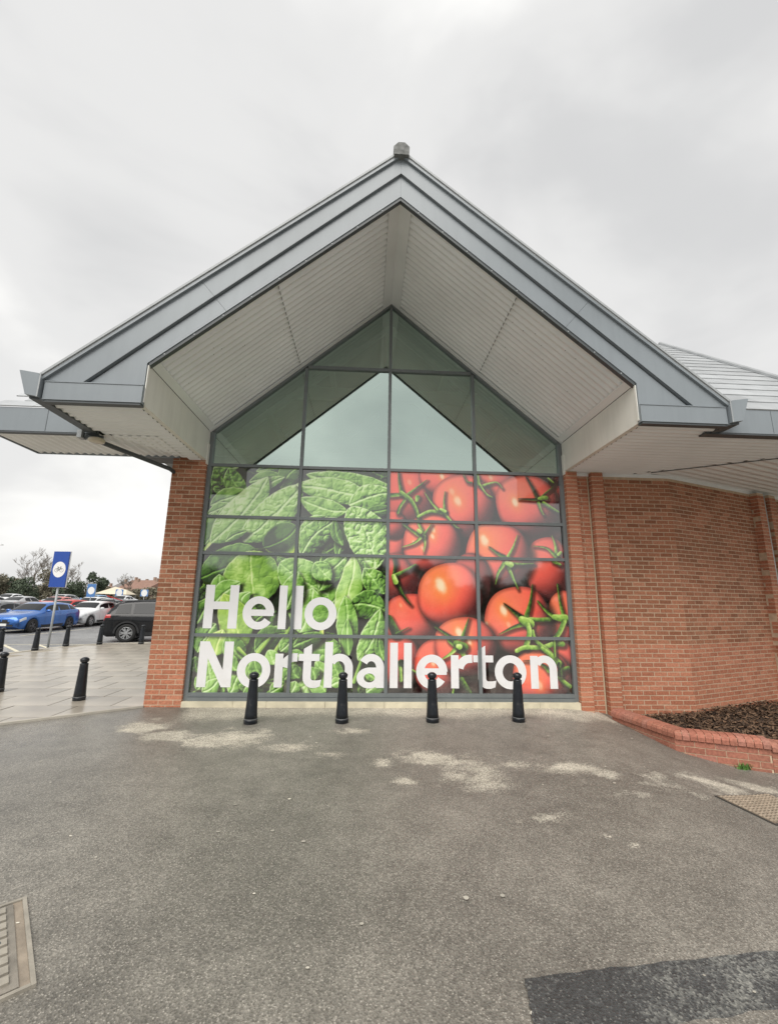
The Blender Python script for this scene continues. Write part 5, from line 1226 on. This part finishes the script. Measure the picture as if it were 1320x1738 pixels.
CL=[(sal,P_blk,-21.6,15.9,'black car at the left edge of the photo, in the front row'),
 (wh1,P_red,-19.9,22.6,'red car showing its roof between the blue and white hatchbacks'),
 (sal,P_silver,-23.4,21.0,'silver car in the second row, behind the car with the pale bonnet'),
 (wh1,P_white,-26.2,21.2,'white car at the far left of the second row'),
 (wh1,P_white,-23.6,31.0,'white hatchback seen over the roof of the red car'),
 (sal,P_pink,-26.4,31.2,'faded red car in the third row'),
 (sal,P_silver,-29.0,31.2,'pale silver saloon in the third row, towards the left edge'),
 (wh1,P_white,-31.6,31.0,'white car in the third row near the left edge'),
 (wh1,P_grey,-19.4,26.4,'grey hatchback seen behind the white hatchback'),
 (sal,P_blk,-17.2,24.6,'black car whose roof shows beside the dark family car'),
 (wh1,P_lblue,-29.6,41.5,'pale blue car in the last row under the tall far sign'),
 (sal,P_white,-26.6,41.0,'white saloon in the last row near the cream awning'),
 (wh1,P_silver,-33.0,41.5,'silver hatchback in the last row below the bare trees'),
 (sal,P_white,-38.5,41.5,'white saloon in the last row at the left edge')]
for src,pm,x,y,lb in CL:
    put(clone(src,pm,None),x+random.uniform(-.1,.1),y+random.uniform(-.25,.25),R(-90 if random.random()<.7 else 90)+random.uniform(-.02,.02),lb)
# red hatchback with raised tailgate
rc=clone(wh1,P_red,None); put(rc,-14.3,21.8,R(30),'red hatchback with its tailgate raised behind the dark family car')
tg=MB(); 
for k in range(6):
    t0=k/6
tgm=mesh('raised_tailgate',[(-1.45,-.62,1.42),(-1.45,.62,1.42),(-2.30,.60,1.72),(-2.30,-.60,1.72),(-1.47,-.62,1.38),(-1.47,.62,1.38),(-2.31,.60,1.66),(-2.31,-.60,1.66)],BOXF,P_red,rc)
MB().tube([(-1.7,.55,1.0),(-1.95,.56,1.58)],.015,6).build('gas_strut',M_plastic,rc)
# ================================================================== trees, shrubs, houses, awning
M_bark=mat('tree_bark',(.16,.135,.11),.9,var=.2,vscale=3)
def bare_tree(x,y,h,seed,label,spread=1.):
    rg=random.Random(seed); T=empty('bare_tree',(x,y,-.3)); T.location.z=gz(y)-.2; tag(T,label,'tree','bare trees beyond the car park'); tr=MB(); tw=MB()
    def grow(p,d,l,r,lev):
        n=3; pts=[p]; 
        for k in range(n):
            d=(d+Vector((rg.gauss(0,.12),rg.gauss(0,.12),rg.gauss(.05,.07)))).normalized(); pts.append(pts[-1]+d*l/n)
        rs=[r*(1-.3*k/n) for k in range(n+1)]
        (tr if lev<2 else tw).tube(pts,rs,6 if lev<2 else 4,cap=False)
        if lev>=6: return
        for k in range(rg.choice((2,3,3)) if lev<4 else 3):
            i=rg.choice((1,2,3,3)); a=rg.uniform(0,6.28); sp=rg.uniform(.35,.8)*spread
            nd=(d+Vector((math.cos(a)*sp,math.sin(a)*sp,rg.uniform(-.1,.35)))).normalized(); grow(pts[i],nd,l*rg.uniform(.6,.82),max(rs[i]*.6,.013),lev+1)
    grow(Vector((0,0,0)),Vector((0,0,1)),h*.27,h*.020,0)
    tr.build('trunk',M_bark,T,True); tw.build('crown',M_bark,T)
M_ever=mat('evergreen_leaf',(.060,.082,.048),.7,rnd=.5); M_olive=mat('olive_leaf',(.16,.145,.10),.75,rnd=.4)  # leaf tones lightened, standing in for distance haze
def bush(x,y,h,wd_,seed,mm,label,nm='evergreen_tree',group='evergreens beyond the car park'):
    rg=random.Random(seed); T=empty(nm,(x,y,gz(y)-.2)); tag(T,label,'tree' if nm!='shrub' else 'shrub',group); L=MB()
    cl=[(Vector((rg.uniform(-.6,.6)*wd_,rg.uniform(-.6,.6)*wd_,h*rg.uniform(.2,.85))),rg.uniform(.22,.42)*wd_) for _ in range(14)]
    for _ in range(3400):
        c,r=rg.choice(cl); v=Vector((rg.gauss(0,1),rg.gauss(0,1),rg.gauss(0,1))).normalized()*r*rg.uniform(.55,1.05); p=c+Vector((v.x,v.y,v.z*1.1))
        if p.z<.1 or p.z>h: continue
        s=rg.uniform(.07,.17); a=Vector((rg.gauss(0,1),rg.gauss(0,1),rg.gauss(0,1))).normalized(); b_=a.orthogonal().normalized()*s*.6; i=len(L.v)
        L.v+=[tuple(p-a*s),tuple(p+b_),tuple(p+a*s),tuple(p-b_)]; L.f.append((i,i+1,i+2,i+3))
    L.build('crown',mm,T)
    MB().tube([(0,0,0),(.05,.02,h*.5)],[.16,.08],7).build('trunk',M_bark,T,True)
bare_tree(-50.2,60,9.8,3,'tallest bare tree standing behind the blue cycle sign'); bare_tree(-54,60,7.6,5,'bare tree nearest the left edge of the photo'); bare_tree(-47.2,62,8.2,8,'bare tree just right of the blue cycle sign',.9); bare_tree(-43.0,64,6.6,12,'low bare tree between the two dark evergreens',1.1)
bare_tree(-52.2,61,8.8,31,'slender bare tree left of the tallest bare tree',1.1); bare_tree(-48.6,63,9.0,37,'bare tree whose crown spreads behind the top of the cycle sign',1.15)
bare_tree(-56.5,58,6.4,21,'small bare tree behind the shrubs at the left edge'); bare_tree(-38.6,66,6.4,17,'thin bare tree right of the pointed evergreen')
bush(-45.6,52,3.75,2.3,1,M_ever,'wide dark evergreen shrub left of the blue cycle sign'); bush(-42.3,57,4.0,1.9,2,M_ever,'rounded dark evergreen left of the pale blue sign'); bush(-40.6,60,5.2,1.7,3,M_ever,'pointed dark evergreen behind the pale blue sign')
bush(-47.4,50,4.2,1.9,4,M_olive,'olive shrub at the left edge of the photo','shrub','shrubs beyond the car park'); bush(-45.6,58,5.0,2.2,5,M_olive,'brownish shrub right of the blue cycle sign','shrub','shrubs beyond the car park'); bush(-51.0,57,3.8,2.6,6,M_olive,'low brown shrub below the tallest bare tree','shrub','shrubs beyond the car park'); bush(-37.0,64,2.6,2.2,7,M_olive,'low olive shrub beside the cream awning','shrub','shrubs beyond the car park'); bush(-48.6,50.5,3.3,2.0,17,M_olive,'low shrub between olive shrub and wide evergreen','shrub','shrubs beyond the car park')
# a long hedge behind the cars, read as one mass
hg=MB();rg=random.Random(30)
for _ in range(9000):
    t=rg.random(); x=-75+t*48; y=66+rg.uniform(-1,1); z=gz(66)+rg.uniform(0,2.2+.5*math.sin(t*40)); s=rg.uniform(.12,.3); a=Vector((rg.gauss(0,1),rg.gauss(0,1),rg.gauss(0,1))).normalized(); b_=a.orthogonal().normalized()*s*.6; i=len(hg.v); p=Vector((x,y,z))
    hg.v+=[tuple(p-a*s),tuple(p+b_),tuple(p+a*s),tuple(p-b_)]; hg.f.append((i,i+1,i+2,i+3))
tag(hg.build('hedge',M_olive),'long olive hedge closing the far side of the car park','hedge',kind='stuff')
M_rtile=mat('roof_tile',(.24,.14,.105),.8,var=.15,vscale=2); M_rtile2=mat('roof_tile_grey',(.17,.16,.155),.8,var=.15,vscale=2); M_hbrick=mat('house_brick',(.30,.21,.16),.85,var=.15,vscale=3)
def house(x,y,rz,wd_,dp,h,rh,rm,label):
    H=empty('house',(x,y,gz(y)-.3),rz); tag(H,label,'house','houses beyond the car park')
    MB().box(-wd_/2,wd_/2,-dp/2,dp/2,0,h).build('wall',M_hbrick,H)
    ro=MB(); ro.v=[(-wd_/2-.3,-dp/2-.35,h-.1),(wd_/2+.3,-dp/2-.35,h-.1),(wd_/2+.3,dp/2+.35,h-.1),(-wd_/2-.3,dp/2+.35,h-.1),(-wd_/2-.3,0,h+rh),(wd_/2+.3,0,h+rh)]; ro.f=[(0,1,5,4),(2,3,4,5),(1,2,5),(3,0,4),(0,3,2,1)]
    r_=ro.build('roof',rm,H)
    for s in (-1,1): 
        c=MB().box(s*wd_*.38-.25,s*wd_*.38+.25,-.22,.22,h+rh-.6,h+rh+.65).build('chimney',M_hbrick,r_)
    for sx in (-.3,0,.3):
        for z in (1.0,3.6):
            if z+1.3<h:
                wn2=MB().box(sx*wd_-.55,sx*wd_+.55,-dp/2-.04,-dp/2-.005,z,z+1.25).build('window',M_white,H); MB().box(sx*wd_-.47,sx*wd_+.47,-dp/2-.055,-dp/2-.041,z+.08,z+1.17).build('pane',M_carglass,wn2)
house(-53.5,96,R(-25),9,8,2.6,2.2,M_rtile2,'grey roofed house with chimneys furthest to the left'); house(-46.0,86,R(-30),8,8,2.3,2.3,M_rtile,'red tiled house with pale gable nearest the brick pier'); house(-60.5,104,R(-15),10,8,2.0,2.0,M_rtile,'low red tiled house behind the cream awning'); house(-49.5,92,R(-20),7,7,3.2,1.9,M_rtile,'red tiled house with tall chimneys in the middle of the far row')
# cream awning
aw=empty('awning',(-31.0,48,gz(48))); aw.scale=(.72,.72,.85); tag(aw,'cream pointed fabric awning beyond the parked cars','awning')
V=[(-2.6,-1.6,1.75),(2.6,-1.6,1.65),(2.6,1.6,1.7),(-2.6,1.6,1.75),(-.2,0,2.75),(1.7,0,2.35)]
mesh('canopy',V,[(0,1,5,4),(1,2,5),(2,3,4,5),(3,0,4)],mat('cream_fabric',(.62,.55,.43),.8),aw)
for x,y in ((-2.5,-1.5),(2.5,-1.5),(2.5,1.5),(-2.5,1.5)): MB().tube([(x,y,0),(x,y,1.7)],.04,6).build('post',M_galv,aw)
# street lamp whose head just enters the frame
sl_=empty('street_lamp',(-44.4,45,-.1)); tag(sl_,'street lamp whose white head enters at the left edge of the photo','lamp')
MB().tube([(0,0,0),(0,0,7.1),(.15,0,7.35),(.9,0,7.42)],[.08,.06,.05,.04],8).build('pole',M_galv,sl_,True); MB().box(.85,1.45,-.14,.14,7.36,7.46).build('lamp_head',M_white,sl_)
# trees and houses behind the camera, seen only as the dark band mirrored in the glass
wl=MB();rg=random.Random(77)
for _ in range(34000):
    x=rg.uniform(-75,75); hh=4.6+1.3*math.sin(x*.33)+.9*math.sin(x*.9+1)+.5*math.sin(x*2.3); z=hh*rg.random()**.7; y=-44+rg.uniform(-2.5,2.5); s=rg.uniform(.18,.36); a=Vector((rg.gauss(0,1),rg.gauss(0,1),rg.gauss(0,1))).normalized(); b_=a.orthogonal().normalized()*s*.8; i=len(wl.v); p=Vector((x,y,z))
    wl.v+=[tuple(p-a*s),tuple(p+b_),tuple(p+a*s),tuple(p-b_)]; wl.f.append((i,i+1,i+2,i+3))
tag(wl.build('woodland',M_olive),'dark woodland mirrored low in the window','woodland',kind='stuff')
